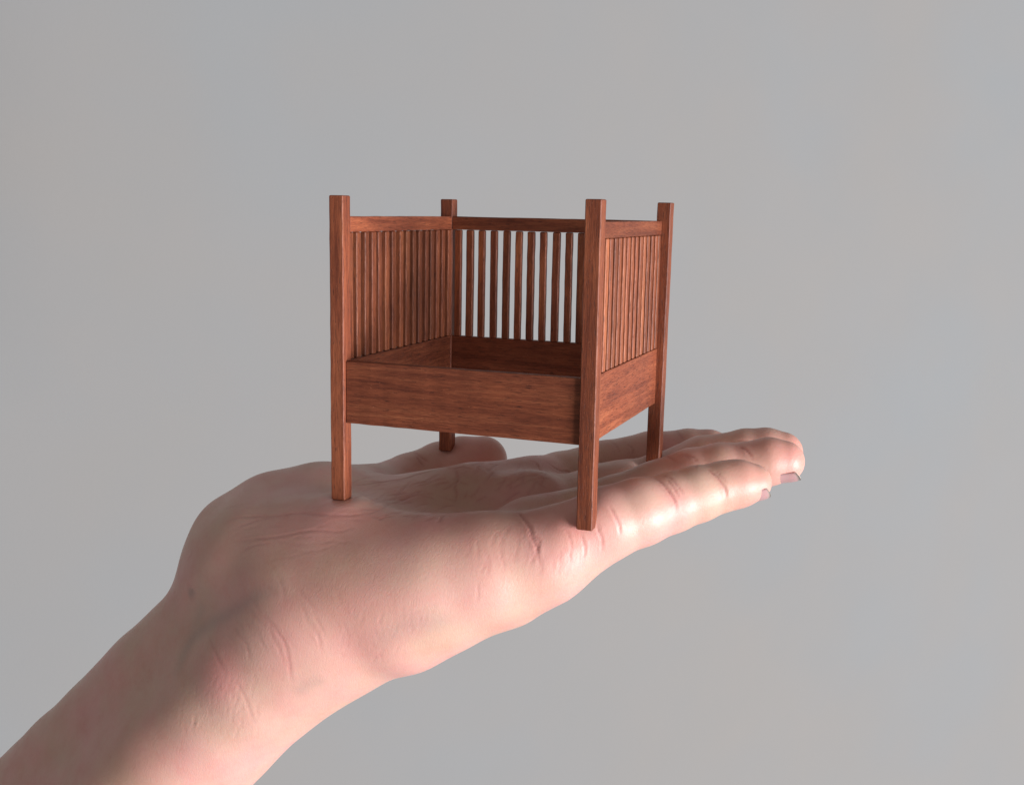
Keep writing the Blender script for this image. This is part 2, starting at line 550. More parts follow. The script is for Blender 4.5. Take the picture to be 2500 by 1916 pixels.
CREASE = [(0.324, 0.21, 0.41250000000000003, [(101.13, 27.68, 13.2), (102.38, 27.18, 12.71), (104.6, 26.22, 11.15), (106.14, 25.87, 9.39), (106.93, 25.85, 7.48), (107.06, 25.99, 6.02)]),
 (0.252, 0.15, 0.275, [(103.52, 27.77, 12.85), (105.29, 26.88, 11.65), (106.66, 26.58, 10.42)]),
 (0.288, 0.21, 0.385, [(87.21, 20.5, 10.94), (88.72, 20.17, 10.82), (91.19, 18.36, 9.78), (93.47, 17.34, 7.99), (95.03, 16.98, 5.99), (95.63, 16.68, 3.3)]),
 (0.252, 0.18, 0.33, [(89.65, 22.17, 11.26), (91.76, 21.66, 11.24), (93.43, 20.67, 10.64), (94.5, 19.83, 9.8), (95.95, 19.25, 8.53), (96.89, 19.01, 7.41)]),
 (0.252, 0.168, 0.33, [(92.03, 20.57, 10.8), (92.95, 19.76, 10.22), (94.55, 18.57, 8.68), (95.92, 17.86, 6.58)]),
 (0.288, 0.15, 0.275, [(92.1, 18.15, 9.36), (93.81, 17.14, 7.51), (95.0, 16.64, 5.22)]),
 (0.324, 0.21, 0.30250000000000005, [(79.45, 6.92, 5.51), (81.06, 6.15, 3.73), (82.19, 5.89, 2.11), (82.95, 5.77, 0.25), (83.33, 5.88, -2.05)]),
 (0.288, 0.18, 0.275, [(77.26, 4.06, 1.63), (77.98, 3.53, -0.58), (78.98, 3.63, -3.33), (79.02, 4.27, -6.77)]),
 (0.252, 0.132, 0.22000000000000003, [(69.58, 1.2, -0.58), (70.57, 0.57, -1.91), (71.62, -0.06, -4.04), (71.82, -1.12, -9.0)]),
 (0.252, 0.15, 0.275, [(73.48, 1.98, -1.33), (74.29, 1.54, -3.34), (74.91, 1.47, -5.27), (74.67, 1.25, -8.91)]),
 (0.36, 0.21, 0.33, [(53.47, 8.17, 0.69), (56.62, 3.24, 0.83), (60.12, -0.41, -0.69), (61.83, -2.67, -2.93), (63.57, -3.86, -5.22), (64.34, -4.69, -7.72), (65.09, -4.91, -9.99)]),
 (0.252, 0.18, 0.275, [(61.76, -1.94, -2.12), (63.75, -2.73, -3.48), (63.84, -3.49, -4.68), (63.1, -4.27, -5.77)]),
 (0.252, 0.09, 0.1375, [(53.92, -7.09, -5.54), (55.57, -7.97, -7.91), (56.34, -8.75, -10.42)]),
 (0.288, 0.21, 0.41250000000000003, [(104.58, 56.22, 14.17), (105.88, 55.7, 14.02), (107.55, 54.86, 13.48), (108.97, 53.9, 12.27), (109.75, 53.41, 11.22)]),
 (0.252, 0.18, 0.275, [(87.83, 51.86, 10.95), (90.1, 51.34, 11.27), (92.02, 49.77, 10.22)]), (0.252, 0.18, 0.275, [(97.38, 29.28, 13.49), (98.52, 26.6, 13.16)]),
 (0.252, 0.18, 0.275, [(90.0, 51.76, 11.49), (92.03, 50.95, 11.16), (94.5, 49.67, 9.71)]), (0.252, 0.15, 0.22000000000000003, [(83.79, 53.35, 9.78), (86.29, 50.65, 9.79), (88.56, 48.98, 9.11)]),
 (0.288, 0.18, 0.275, [(100.82, 79.0, 11.41), (102.08, 79.1, 11.67), (103.68, 79.17, 11.64)]), (0.252, 0.18, 0.24750000000000003, [(76.28, 99.05, 8.78), (78.69, 96.33, 8.07), (80.11, 94.92, 6.87)]),
 (0.252, 0.18, 0.24750000000000003, [(61.84, 88.51, 5.31), (63.36, 87.68, 4.57), (64.91, 86.78, 3.22), (68.45, 74.85, 4.29)]),
 (0.252, 0.15, 0.22000000000000003, [(56.32, 88.42, 5.45), (58.59, 86.52, 4.76), (60.29, 85.14, 3.52), (60.98, 84.33, 2.5)]),
 (0.36, 0.21, 0.33, [(-7.41, 69.25, -0.64), (-5.56, 67.83, -1.04), (-3.11, 67.04, -2.13), (-0.98, 67.39, -3.26)]),
 (0.36, 0.21, 0.33, [(-5.75, 66.79, -1.27), (-3.38, 65.21, -2.84), (-1.62, 64.89, -4.5)]),
 (0.396, 0.21, 0.275, [(18.66, 43.91, 1.58), (20.35, 41.96, 1.19), (22.55, 38.39, 0.25), (23.5, 34.23, -1.41), (25.33, 31.24, -3.18), (26.16, 27.14, -5.12)]),
 (0.396, 0.21, 0.275, [(34.6, 1.81, -1.1), (35.29, -3.68, -1.66)]), (0.288, 0.21, 0.1925, [(15.55, 45.7, 1.48), (18.46, 43.88, 1.56), (21.5, 46.47, 2.31)]),
 (0.288, 0.18, 0.165, [(27.32, 51.54, 2.22), (29.87, 52.47, 1.89)]),
 (0.288, 0.21, 0.1925,
  [(-4.65, 19.91, -0.97), (-2.34, 21.77, -1.14), (-0.4, 24.37, -1.03), (1.66, 26.77, -0.9), (4.4, 29.55, -0.54), (7.26, 32.18, -0.17), (9.52, 36.09, 0.37), (12.02, 39.63, 0.84), (15.07, 44.88, 1.4)]),
 (0.24499999999999997, 0.084, 0.126, [(-1.65, 18.98, -1.75), (2.88, 24.45, -1.39), (5.18, 28.02, -0.8), (9.21, 33.3, -0.02)]),
 (0.24499999999999997, 0.07, 0.105, [(2.63, 8.26, 0.09), (1.97, 19.91, -2.14), (7.03, 24.39, -1.68), (10.75, 28.46, -1.08), (15.21, 32.87, -0.45)]),
 (0.252, 0.15, 0.1375, [(-7.67, 30.78, 0.73), (-6.42, 35.65, -0.59), (-7.2, 41.21, -1.67), (-5.46, 43.77, -2.84), (2.57, 34.81, -0.26)]),
 (0.35, 0.11200000000000002, 0.147, [(13.3, -4.17, -2.07), (15.4, 0.5, -1.25)]), (0.35, 0.11200000000000002, 0.147, [(11.63, 18.53, -3.92), (15.02, 24.74, -3.16), (19.29, 28.53, -2.83)]),
 (0.288, 0.21, 0.1925, [(42.29, 63.84, 1.76), (44.75, 64.06, 0.34), (46.76, 65.59, -1.11), (48.54, 69.1, -1.97), (53.67, 61.93, 0.38)]),
 (0.252, 0.18, 0.1925, [(37.21, 60.51, 2.54), (40.35, 59.94, 1.77), (45.44, 53.71, 1.22), (49.54, 48.81, 1.15)]),
 (0.252, 0.18, 0.165, [(39.67, 39.95, 0.36), (42.67, 42.44, 1.84), (46.0, 44.17, 1.99), (47.28, 51.89, 1.41)]),
 (0.252, 0.15, 0.165, [(40.39, 38.12, -0.86), (44.15, 40.64, 0.86), (47.74, 43.76, 1.31), (50.27, 46.73, 0.73)]),
 (0.35, 0.11200000000000002, 0.231,
  [(-31.85, -7.1, -9.15), (-28.37, -6.28, -7.21), (-22.46, -6.19, -6.1), (-17.24, -6.66, -5.37), (-12.31, -6.79, -4.42), (-6.37, -6.34, -3.24), (2.17, -7.27, -2.31), (10.24, -5.25, -2.09),
   (14.78, -0.95, -1.38)]),
 (0.35, 0.11200000000000002, 0.231, [(11.73, 18.65, -3.94), (13.82, 22.22, -3.67)]),
 (0.315, 0.07, 0.168, [(-26.8, -8.62, -9.23), (-23.1, -8.22, -8.03), (-19.68, -7.43, -6.53), (-13.82, -7.47, -5.19)]),
 (0.35, 0.098, 0.168, [(-23.93, -11.46, -12.43), (-18.84, -11.74, -10.85), (-13.6, -12.37, -9.73), (-6.64, -12.1, -7.97), (-0.1, -11.33, -6.12), (8.72, -10.72, -5.41), (12.92, -8.49, -4.05)]),
 (0.315, 0.05600000000000001, 0.126, [(-21.6, -13.53, -14.76), (-18.79, -13.32, -12.96), (-15.39, -13.33, -11.47), (-10.92, -13.58, -10.41)]),
 (0.27999999999999997, 0.07, 0.126, [(-36.44, -1.27, -7.21), (-32.08, -1.6, -5.3), (-27.84, -1.11, -4.05), (-24.75, -1.21, -3.68)]),
 (0.35, 0.084, 0.126, [(-44.04, -7.67, -21.15), (-42.44, -8.01, -19.5), (-43.22, -6.54, -17.79)]),
 (0.42, 0.098, 0.189, [(-7.74, -24.23, -26.88), (-4.83, -25.1, -28.26), (-1.62, -25.77, -30.48), (0.88, -26.13, -33.75), (1.88, -26.04, -39.96), (1.98, -25.19, -44.54)]),
 (0.35, 0.05600000000000001, 0.126, [(-1.25, -26.47, -34.39), (0.12, -26.49, -37.12), (0.85, -26.26, -40.05)]),
 (0.42, 0.084, 0.126, [(-17.66, -23.25, -32.17), (-14.62, -24.9, -33.7), (-11.4, -26.16, -35.51), (-9.49, -27.02, -39.8)]),
 (0.48999999999999994, 0.098, 0.189, [(-27.32, -20.99, -37.12), (-22.71, -24.74, -39.83), (-19.45, -26.66, -42.48), (-17.54, -27.36, -44.04)]),
 (0.42, 0.084, 0.105, [(-14.43, -27.71, -45.53), (-11.62, -27.73, -49.35), (-10.23, -27.1, -53.7), (-9.7, -25.88, -58.06)]),
 (0.27999999999999997, 0.05600000000000001, 0.063, [(-8.49, -27.18, -42.99), (-8.14, -27.09, -45.97)]),
 (0.27999999999999997, 0.05600000000000001, 0.063, [(-11.7, -27.46, -45.16), (-10.77, -27.54, -48.85)]),
 (0.27999999999999997, 0.05600000000000001, 0.063, [(-16.2, -27.98, -46.6), (-15.55, -28.34, -49.8)]),
 (0.24499999999999997, 0.06160000000000001, 0.05039999999999999, [(27.21, -20.64, -21.75), (26.52, -21.01, -24.19), (25.53, -21.22, -26.32)]),
 (0.24499999999999997, 0.06160000000000001, 0.05039999999999999, [(30.41, -20.08, -23.51), (29.63, -20.26, -26.02), (28.39, -20.39, -28.64)]),
 (0.24499999999999997, 0.06160000000000001, 0.05039999999999999, [(34.42, -19.0, -21.64), (34.13, -18.99, -24.54), (34.42, -18.51, -27.13), (32.81, -18.76, -28.94)]),
 (0.24499999999999997, 0.06160000000000001, 0.05039999999999999, [(24.52, -21.38, -26.42), (25.43, -21.04, -28.87), (26.27, -20.54, -30.78)]),
 (0.24499999999999997, 0.06160000000000001, 0.05039999999999999, [(16.16, -22.35, -25.72), (17.0, -22.27, -28.1), (18.11, -21.88, -30.56)]),
 (0.24499999999999997, 0.06160000000000001, 0.05039999999999999, [(20.07, -21.77, -29.04), (20.25, -21.31, -31.67), (20.21, -20.85, -33.51)]),
 (0.252, 0.108, 0.05500000000000001, [(38.34, -17.74, -22.7), (37.47, -17.69, -25.3)]), (0.24499999999999997, 0.042, 0.084, [(13.6, -20.91, -18.31), (15.05, -21.51, -20.38), (15.5, -21.93, -22.24)]),
 (0.252, 0.09, 0.11000000000000001, [(50.35, -12.48, -13.33), (50.88, -12.64, -16.45), (50.5, -12.64, -18.94)]),
 (0.28, 0.03121821958791182, 0.02, [(-15.75, -27.7, -58.65), (-15.21, -28.0, -56.46), (-15.24, -28.27, -54.4)]),
 (0.28, 0.03475465051543206, 0.02, [(-20.65, -28.18, -62.68), (-19.52, -28.09, -60.96), (-18.69, -28.19, -59.02)]),
 (0.28, 0.04173825937246663, 0.02, [(-19.43, -28.34, -49.11), (-19.27, -28.22, -48.24), (-18.96, -28.08, -47.4)]),
 (0.28, 0.03582823157275393, 0.02, [(-9.44, -25.83, -57.86), (-8.99, -26.02, -56.6), (-8.73, -26.23, -55.34)]),
 (0.28, 0.07126168657068885, 0.02, [(-15.13, -27.95, -46.68), (-15.6, -27.79, -45.69), (-15.9, -27.57, -44.65)]),
 (0.28, 0.05846888004452487, 0.02, [(-9.54, -27.23, -49.94), (-9.22, -27.21, -47.66), (-8.95, -27.21, -45.38)]),
 (0.28, 0.045169977258340134, 0.02, [(-26.64, -29.26, -63.8), (-26.19, -29.13, -61.6), (-25.5, -28.94, -59.45)]),
 (0.28, 0.05533061989112148, 0.02, [(-29.55, -26.04, -50.03), (-29.18, -25.86, -49.13), (-28.62, -25.78, -48.21)]),
 (0.28, 0.04326331044555065, 0.02, [(-32.14, -28.84, -60.18), (-32.03, -28.36, -58.29), (-31.96, -27.8, -56.45)]),
 (0.28, 0.030960353656614266, 0.02, [(-18.97, -28.41, -57.3), (-18.75, -28.48, -56.24), (-18.84, -28.55, -55.25)]),
 (0.28, 0.030381292246420194, 0.02, [(-12.94, -26.56, -59.92), (-12.82, -27.0, -58.29), (-12.82, -27.39, -56.72)]),
 (0.28, 0.06174092932295534, 0.02, [(-32.54, -26.08, -52.59), (-33.49, -24.82, -50.96), (-33.99, -23.5, -49.29)]),
 (0.28, 0.03453822050072298, 0.02, [(-10.32, -24.35, -62.38), (-9.45, -24.86, -60.38), (-8.87, -25.38, -58.38)]),
 (0.28, 0.06972360777177172, 0.02, [(-13.12, -26.66, -59.78), (-12.99, -27.3, -57.35), (-12.45, -27.6, -54.99)]),
 (0.28, 0.05289604955812603, 0.02, [(-30.99, -27.09, -53.82), (-30.42, -26.77, -52.61), (-30.34, -26.3, -51.42)]),
 (0.28, 0.036252457874176434, 0.02, [(-24.04, -28.03, -51.54), (-23.84, -27.9, -50.42), (-23.28, -27.82, -49.31)]),
 (0.28, 0.047047296891635004, 0.02, [(-15.52, -25.99, -64.33), (-14.76, -26.65, -61.56), (-14.11, -27.24, -58.85)]),
 (0.28, 0.047713805840286755, 0.02, [(-25.48, -28.72, -57.5), (-25.52, -28.42, -55.54), (-25.52, -28.09, -53.59)]),
 (0.28, 0.06072990578182041, 0.02, [(-29.72, -29.51, -63.81), (-30.27, -29.29, -61.91), (-30.37, -28.94, -59.94)]),
 (0.28, 0.048251318005218355, 0.02, [(-8.44, -25.9, -56.13), (-8.22, -26.33, -53.88), (-7.66, -26.47, -51.72)]),
 (0.28, 0.07099231792935849, 0.02, [(-27.86, -29.3, -62.46), (-27.28, -29.06, -60.16), (-27.32, -28.74, -57.94)]),
 (0.28, 0.04222294992017295, 0.02, [(-19.37, -28.6, -54.37), (-19.47, -28.6, -52.45), (-19.62, -28.48, -50.6)]),
 (0.28, 0.0509715429279771, 0.02, [(-22.2, -28.0, -49.14), (-21.13, -27.77, -47.03), (-20.38, -27.34, -44.99)]),
 (0.28, 0.06643024588464667, 0.02, [(-22.81, -27.58, -47.59), (-23.24, -27.21, -46.54), (-24.0, -26.73, -45.63)]),
 (0.28, 0.0452641340605259, 0.02, [(-22.25, -28.65, -60.15), (-21.92, -28.62, -58.25), (-21.89, -28.61, -56.39)]),
 (0.28, 0.05901708416693942, 0.02, [(-13.67, -28.1, -49.41), (-13.05, -27.9, -47.95), (-12.69, -27.7, -46.44)]),
 (0.28, 0.04052907609707122, 0.02, [(-24.05, -28.9, -62.31), (-23.8, -28.87, -61.38), (-23.58, -28.83, -60.45)]),
 (0.28, 0.06350028976035092, 0.02, [(-14.55, -28.25, -53.23), (-13.84, -28.17, -51.18), (-13.37, -28.04, -49.16)]),
 (0.28, 0.06653627260336875, 0.02, [(-22.59, -28.64, -57.2), (-22.22, -28.59, -55.77), (-22.18, -28.54, -54.38)]),
 (0.28, 0.05223228339231463, 0.02, [(-16.0, -26.43, -63.63), (-14.71, -26.77, -61.13), (-13.45, -27.1, -58.63)]),
 (0.28, 0.060674843873818225, 0.02, [(-26.92, -29.2, -61.76), (-26.97, -29.03, -59.92), (-27.37, -28.79, -58.21)]),
 (0.28, 0.04767326528364402, 0.02, [(-27.26, -29.12, -60.65), (-26.92, -28.91, -58.97), (-26.81, -28.66, -57.33)]),
 (0.28, 0.04852487345197064, 0.02, [(-15.9, -27.83, -58.16), (-15.61, -27.96, -57.11), (-15.15, -28.04, -56.12)]),
 (0.28, 0.03175819162600989, 0.02, [(-15.02, -28.21, -48.81), (-14.47, -27.96, -47.06), (-14.11, -27.66, -45.32)]),
 (0.28, 0.03812112427524828, 0.02, [(-19.08, -28.37, -49.15), (-19.3, -28.16, -47.93), (-19.26, -27.91, -46.69)]),
 (0.28, 0.05478690489071147, 0.02, [(-31.65, -27.74, -56.08), (-31.77, -27.28, -54.84), (-32.08, -26.72, -53.67)]),
 (0.28, 0.03483312641778531, 0.02, [(-25.14, -29.05, -62.09), (-25.25, -29.01, -60.82), (-25.31, -28.93, -59.56)]),
 (0.28, 0.03398250988425177, 0.02, [(-10.34, -27.43, -50.19), (-10.19, -27.41, -49.24), (-10.1, -27.39, -48.3)]),
 (0.28, 0.06414557370308523, 0.02, [(-18.01, -28.57, -51.4), (-17.12, -28.41, -49.43), (-16.21, -28.14, -47.56)]),
 (0.28, 0.05368208381559934, 0.02, [(-14.95, -28.33, -50.68), (-14.6, -28.23, -49.62), (-14.32, -28.12, -48.57)]),
 (0.28, 0.03453257025550135, 0.02, [(-10.31, -23.59, -63.71), (-9.4, -24.62, -60.85), (-8.19, -25.04, -58.36)]),
 (0.28, 0.06743383477404986, 0.02, [(-16.93, -28.39, -55.42), (-16.58, -28.45, -54.26), (-16.33, -28.48, -53.12)]),
 (0.28, 0.0703678420626261, 0.02, [(-21.84, -28.55, -54.18), (-21.74, -28.42, -51.92), (-21.52, -28.2, -49.71)]),
 (0.28, 0.05084483120251348, 0.02, [(-8.81, -26.42, -54.61), (-8.52, -26.56, -53.23), (-8.59, -26.77, -51.9)]),
 (0.28, 0.03511921252103501, 0.02, [(-20.41, -28.46, -50.96), (-20.6, -28.32, -49.76), (-20.81, -28.12, -48.58)]),
 (0.28, 0.0647258227652336, 0.02, [(-15.31, -28.39, -52.28), (-15.01, -28.34, -50.97), (-14.97, -28.28, -49.68)]),
 (0.28, 0.041242917488846086, 0.02, [(-32.24, -28.18, -57.79), (-32.46, -27.55, -56.05), (-32.34, -26.91, -54.3)]),
 (0.28, 0.0499345198554188, 0.02, [(-26.97, -29.3, -63.86), (-27.28, -29.28, -62.63), (-27.72, -29.21, -61.47)]),
 (0.28, 0.05240691263777871, 0.02, [(-15.08, -28.06, -55.91), (-14.79, -28.25, -53.8), (-14.36, -28.26, -51.76)]),
 (0.28, 0.04516365407879636, 0.02, [(-23.21, -28.18, -51.51), (-22.98, -27.99, -49.91), (-22.75, -27.75, -48.35)]),
 (0.28, 0.06729350418501844, 0.02, [(-12.47, -27.61, -54.96), (-12.16, -27.72, -53.31), (-12.26, -27.85, -51.74)]),
 (0.28, 0.0541769550214613, 0.02, [(-17.53, -27.85, -45.98), (-17.68, -27.4, -44.19), (-17.78, -26.87, -42.44)]),
 (0.28, 0.0657798582779139, 0.02, [(-13.98, -27.88, -55.62), (-13.28, -27.91, -54.16), (-12.54, -27.86, -52.77)]),
 (0.28, 0.06512370255690447, 0.02, [(-27.25, -27.64, -52.91), (-27.8, -27.02, -51.15), (-27.64, -26.52, -49.24)]),
 (0.28, 0.05009332966208291, 0.02, [(-13.8, -28.13, -52.79), (-13.6, -28.13, -50.56), (-13.02, -27.94, -48.43)]),
 (0.28, 0.045504828385630386, 0.03, [(28.75, -20.25, -28.81), (28.24, -20.56, -27.44), (27.97, -20.71, -26.0)]),
 (0.28, 0.025894366924887943, 0.03, [(33.85, -19.17, -22.4), (34.27, -18.98, -20.3), (34.42, -18.69, -18.24)]),
 (0.28, 0.026711252326653348, 0.03, [(30.85, -14.69, -39.2), (31.12, -16.95, -35.86), (30.73, -18.45, -33.07)]),
 (0.28, 0.035237251815960456, 0.03, [(33.52, -19.22, -24.11), (34.72, -18.92, -22.44), (36.2, -18.5, -21.08)]),
 (0.28, 0.03064129626268877, 0.03, [(35.11, -18.8, -22.59), (36.49, -18.41, -21.37), (37.9, -17.96, -20.26)]),
 (0.28, 0.045133949772584385, 0.03, [(29.96, -20.02, -21.25), (29.75, -19.92, -20.25), (29.8, -19.73, -19.24)]),
 (0.28, 0.03600993669771906, 0.03, [(31.45, -17.03, -35.41), (31.76, -17.59, -33.97), (32.04, -18.01, -32.59)]),
 (0.28, 0.030288822277655354, 0.03, [(29.51, -20.1, -28.28), (29.56, -20.2, -27.19), (29.49, -20.29, -26.13)]),
 (0.28, 0.04673072392285371, 0.03, [(29.21, -19.95, -29.77), (30.2, -19.97, -27.44), (31.07, -19.89, -25.15)]),
 (0.28, 0.0332047109694972, 0.03, [(21.05, -21.39, -30.78), (21.5, -21.62, -28.88), (22.25, -21.66, -27.1)]),
 (0.28, 0.04792548099127523, 0.03, [(24.17, -20.31, -33.11), (24.05, -20.72, -31.77), (23.73, -21.05, -30.54)]),
 (0.28, 0.055692432717921174, 0.03, [(16.94, -21.72, -33.36), (17.16, -21.98, -31.32), (17.62, -22.1, -29.35)]),
 (0.28, 0.05037523302034796, 0.03, [(26.52, -21.01, -26.9), (26.58, -21.02, -24.69), (27.15, -20.75, -22.61)]),
 (0.28, 0.05904441130831306, 0.03, [(16.97, -22.12, -24.37), (16.42, -22.02, -23.25), (16.14, -21.83, -22.05)]),
 (0.28, 0.03740043918977381, 0.03, [(29.75, -18.45, -34.13), (30.4, -18.66, -32.88), (30.96, -18.84, -31.63)]),
 (0.28, 0.05408851815418103, 0.03, [(20.32, -21.88, -26.92), (20.94, -21.82, -25.4), (21.83, -21.65, -24.05)]),
 (0.28, 0.04311219249868595, 0.03, [(29.12, -18.63, -34.29), (30.18, -18.84, -32.66), (30.91, -19.05, -30.92)]),
 (0.28, 0.032084263129874634, 0.03, [(28.91, -20.05, -29.73), (29.14, -20.18, -28.54), (29.62, -20.16, -27.45)]),
 (0.28, 0.025015387124900285, 0.03, [(14.9, -21.76, -36.76), (16.03, -21.63, -35.28), (17.0, -21.65, -33.62)]),
 (0.28, 0.030413564129677873, 0.03, [(24.63, -18.93, -36.28), (25.71, -19.59, -34.28), (26.97, -19.9, -32.61)]),
 (0.28, 0.03032398715110278, 0.03, [(18.46, -22.07, -27.79), (19.41, -21.98, -26.41), (20.02, -21.88, -24.91)]),
 (0.28, 0.02612334282733832, 0.03, [(21.41, -21.78, -25.86), (21.53, -21.71, -24.55), (21.63, -21.59, -23.27)]),
 (0.28, 0.04858348094659329, 0.03, [(36.31, -17.65, -27.54), (36.68, -18.06, -24.95), (36.69, -18.32, -22.47)]),
 (0.28, 0.05052543010395717, 0.03, [(25.39, -18.21, -37.28), (25.74, -19.08, -35.46), (25.84, -19.75, -33.78)]),
 (0.28, 0.027737116378660144, 0.03, [(19.42, -21.91, -24.59), (19.2, -21.84, -23.66), (19.14, -21.72, -22.71)]),
 (0.28, 0.05063216965479181, 0.03, [(22.6, -18.25, -38.3), (23.79, -19.16, -36.16), (25.02, -19.75, -34.26)]),
 (0.28, 0.05791686264080731, 0.03, [(32.11, -19.64, -23.18), (32.2, -19.58, -21.88), (32.13, -19.49, -20.6)]),
 (0.28, 0.039355908192258406, 0.03, [(30.28, -19.97, -27.25), (30.61, -19.96, -26.2), (30.77, -19.97, -25.13)]),
 (0.28, 0.03725046551140147, 0.03, [(15.73, -22.28, -31.97), (16.49, -22.31, -29.42), (17.17, -22.25, -26.93)]),
 (0.28, 0.033521226626251635, 0.03, [(17.77, -22.02, -24.15), (17.11, -21.74, -21.97), (17.02, -21.22, -19.74)]),
 (0.35, 0.03926151853506038, 0.16, [(46.87, -11.14, -7.82), (46.88, -10.1, -6.34), (47.07, -8.89, -4.96)]),
 (0.35, 0.03908251320259318, 0.16, [(55.29, -5.99, -5.0), (54.04, -4.91, -3.45), (52.63, -3.47, -2.0)]),
 (0.35, 0.04396779790133826, 0.16, [(61.81, -4.41, -5.45), (61.11, -3.14, -3.37), (60.81, -1.3, -1.41)]),
 (0.35, 0.042028901054049446, 0.16, [(73.88, 0.62, -9.69), (73.99, 0.63, -7.96), (74.02, 0.77, -6.28)]),
 (0.35, 0.056954953867690665, 0.16, [(62.81, -5.43, -8.64), (63.48, -4.17, -5.79), (63.54, -2.42, -3.01)]),
 (0.35, 0.028067213574772293, 0.16, [(55.31, -8.32, -8.28), (55.02, -7.4, -6.61), (54.84, -6.19, -5.02)]),
 (0.35, 0.027869473706978128, 0.16, [(69.25, -2.85, -12.17), (69.63, -2.68, -9.69), (70.35, -1.92, -7.52)]),
 (0.35, 0.04952108371039613, 0.16, [(52.03, -7.79, -5.36), (51.98, -6.0, -3.62), (52.38, -3.82, -2.15)]),
 (0.35, 0.02844858398672665, 0.16, [(46.91, -10.41, -6.74), (46.28, -8.87, -4.82), (45.64, -6.88, -3.01)]),
 (0.35, 0.05159015483859191, 0.16, [(58.38, -7.13, -8.9), (58.49, -5.24, -5.46), (57.91, -2.48, -2.25)]),
 (0.35, 0.05841676038246599, 0.16, [(62.37, -5.8, -9.52), (63.64, -4.4, -6.37), (64.38, -2.45, -3.27)]),
 (0.35, 0.027307510753911458, 0.16, [(68.11, -3.61, -11.15), (68.23, -3.32, -8.53), (68.75, -2.42, -6.16)]),
 (0.35, 0.027223320856568534, 0.16, [(51.89, -9.74, -7.88), (50.28, -8.27, -5.16), (48.7, -5.8, -2.58)]),
 (0.35, 0.055092935256927315, 0.16, [(69.39, -2.77, -9.16), (69.36, -2.44, -7.25), (69.41, -1.81, -5.43)]),
 (0.35, 0.03768439339132217, 0.16, [(74.43, 1.3, -10.5), (74.72, 1.22, -8.16), (75.0, 1.46, -5.94)]),
 (0.35, 0.04356093012696009, 0.16, [(53.98, -7.12, -5.61), (54.26, -4.27, -2.99), (55.13, -0.81, -0.86)]),
 (0.35, 0.0528171494232938, 0.16, [(50.98, -11.66, -11.15), (51.85, -10.35, -8.91), (51.91, -8.83, -6.56)]),
 (0.35, 0.05186253296866549, 0.16, [(49.72, -10.53, -7.91), (48.95, -9.07, -5.61), (48.06, -7.08, -3.44)]),
 (0.35, 0.02862470671117874, 0.16, [(73.4, 0.47, -11.43), (74.47, 1.01, -7.38), (75.19, 1.93, -3.43)]),
 (0.35, 0.041869800200141874, 0.16, [(71.46, -1.21, -7.6), (70.82, -1.24, -6.02), (70.05, -1.11, -4.54)]),
 (0.35, 0.03204047460565663, 0.16, [(72.89, -0.23, -8.04), (72.61, -0.09, -5.87), (72.49, 0.49, -3.8)]),
 (0.35, 0.05938472068466121, 0.16, [(62.89, -5.18, -7.87), (62.76, -4.24, -5.56), (62.88, -2.86, -3.4)]),
 (0.35, 0.030006895288816955, 0.16, [(70.85, -1.39, -13.46), (71.7, -1.22, -10.21), (72.54, -0.4, -7.23)]),
 (0.35, 0.05650635907225754, 0.16, [(71.41, -1.39, -8.56), (71.47, -1.03, -6.73), (71.25, -0.62, -4.94)]),
 (0.35, 0.05520917839319846, 0.16, [(52.53, -11.24, -11.79), (52.64, -10.33, -9.57), (52.39, -9.22, -7.41)]),
 (0.35, 0.031465884808184096, 0.16, [(64.95, -5.05, -12.48), (65.44, -4.71, -9.56), (65.62, -3.93, -6.78)]),
 (0.35, 0.030719429567703644, 0.07, [(-16.12, -7.67, -5.86), (-13.18, -7.38, -4.99), (-10.1, -7.28, -4.38)]),
 (0.35, 0.03939857890910653, 0.07, [(-13.65, -11.81, -9.13), (-5.85, -13.86, -9.68), (1.21, -14.35, -9.22)]),
 (0.35, 0.036619563881787755, 0.07, [(-4.69, -13.07, -8.63), (0.23, -11.2, -5.95), (5.17, -9.05, -3.79)]),
 (0.35, 0.036251094551101114, 0.07, [(-2.48, -11.42, -6.58), (0.61, -11.09, -5.79), (3.72, -10.75, -5.25)]),
 (0.35, 0.02768877367688433, 0.07, [(1.27, -14.1, -8.92), (5.35, -13.7, -8.23), (8.7, -12.43, -6.9)]),
 (0.35, 0.03925489493037087, 0.07, [(-9.61, -4.04, -2.45), (-1.67, -4.53, -1.25), (3.87, -1.5, 0.41)]),
 (0.35, 0.03446733506451759, 0.07, [(2.45, -13.45, -8.09), (7.94, -13.09, -7.53), (13.69, -13.47, -7.63)]),
 (0.35, 0.030924673934157435, 0.07, [(2.97, -8.36, -3.12), (5.68, -5.66, -1.48), (8.95, -3.1, -0.93)]),
 (0.35, 0.03717883471399136, 0.07, [(-27.11, -10.79, -12.31), (-18.74, -11.92, -11.04), (-11.5, -11.87, -8.65)]),
 (0.35, 0.04482952921689834, 0.07, [(-22.63, -3.07, -4.18), (-16.25, -2.69, -2.95), (-9.52, -2.94, -1.97)]),
 (0.35, 0.0451233021811669, 0.07, [(-25.67, -6.09, -6.58), (-20.83, -6.69, -6.17), (-16.07, -7.23, -5.51)]),
 (0.35, 0.04324755887626159, 0.07, [(-23.38, -10.79, -11.23), (-19.86, -11.02, -10.34), (-16.38, -11.24, -9.35)]),
 (0.35, 0.034805551981138015, 0.07, [(4.97, -13.62, -8.16), (9.44, -13.12, -7.52), (13.97, -12.77, -7.02)]),
 (0.35, 0.020853407831317002, 0.07, [(0.61, -8.71, -3.6), (6.67, -6.54, -2.16), (12.74, -4.18, -2.01)]),
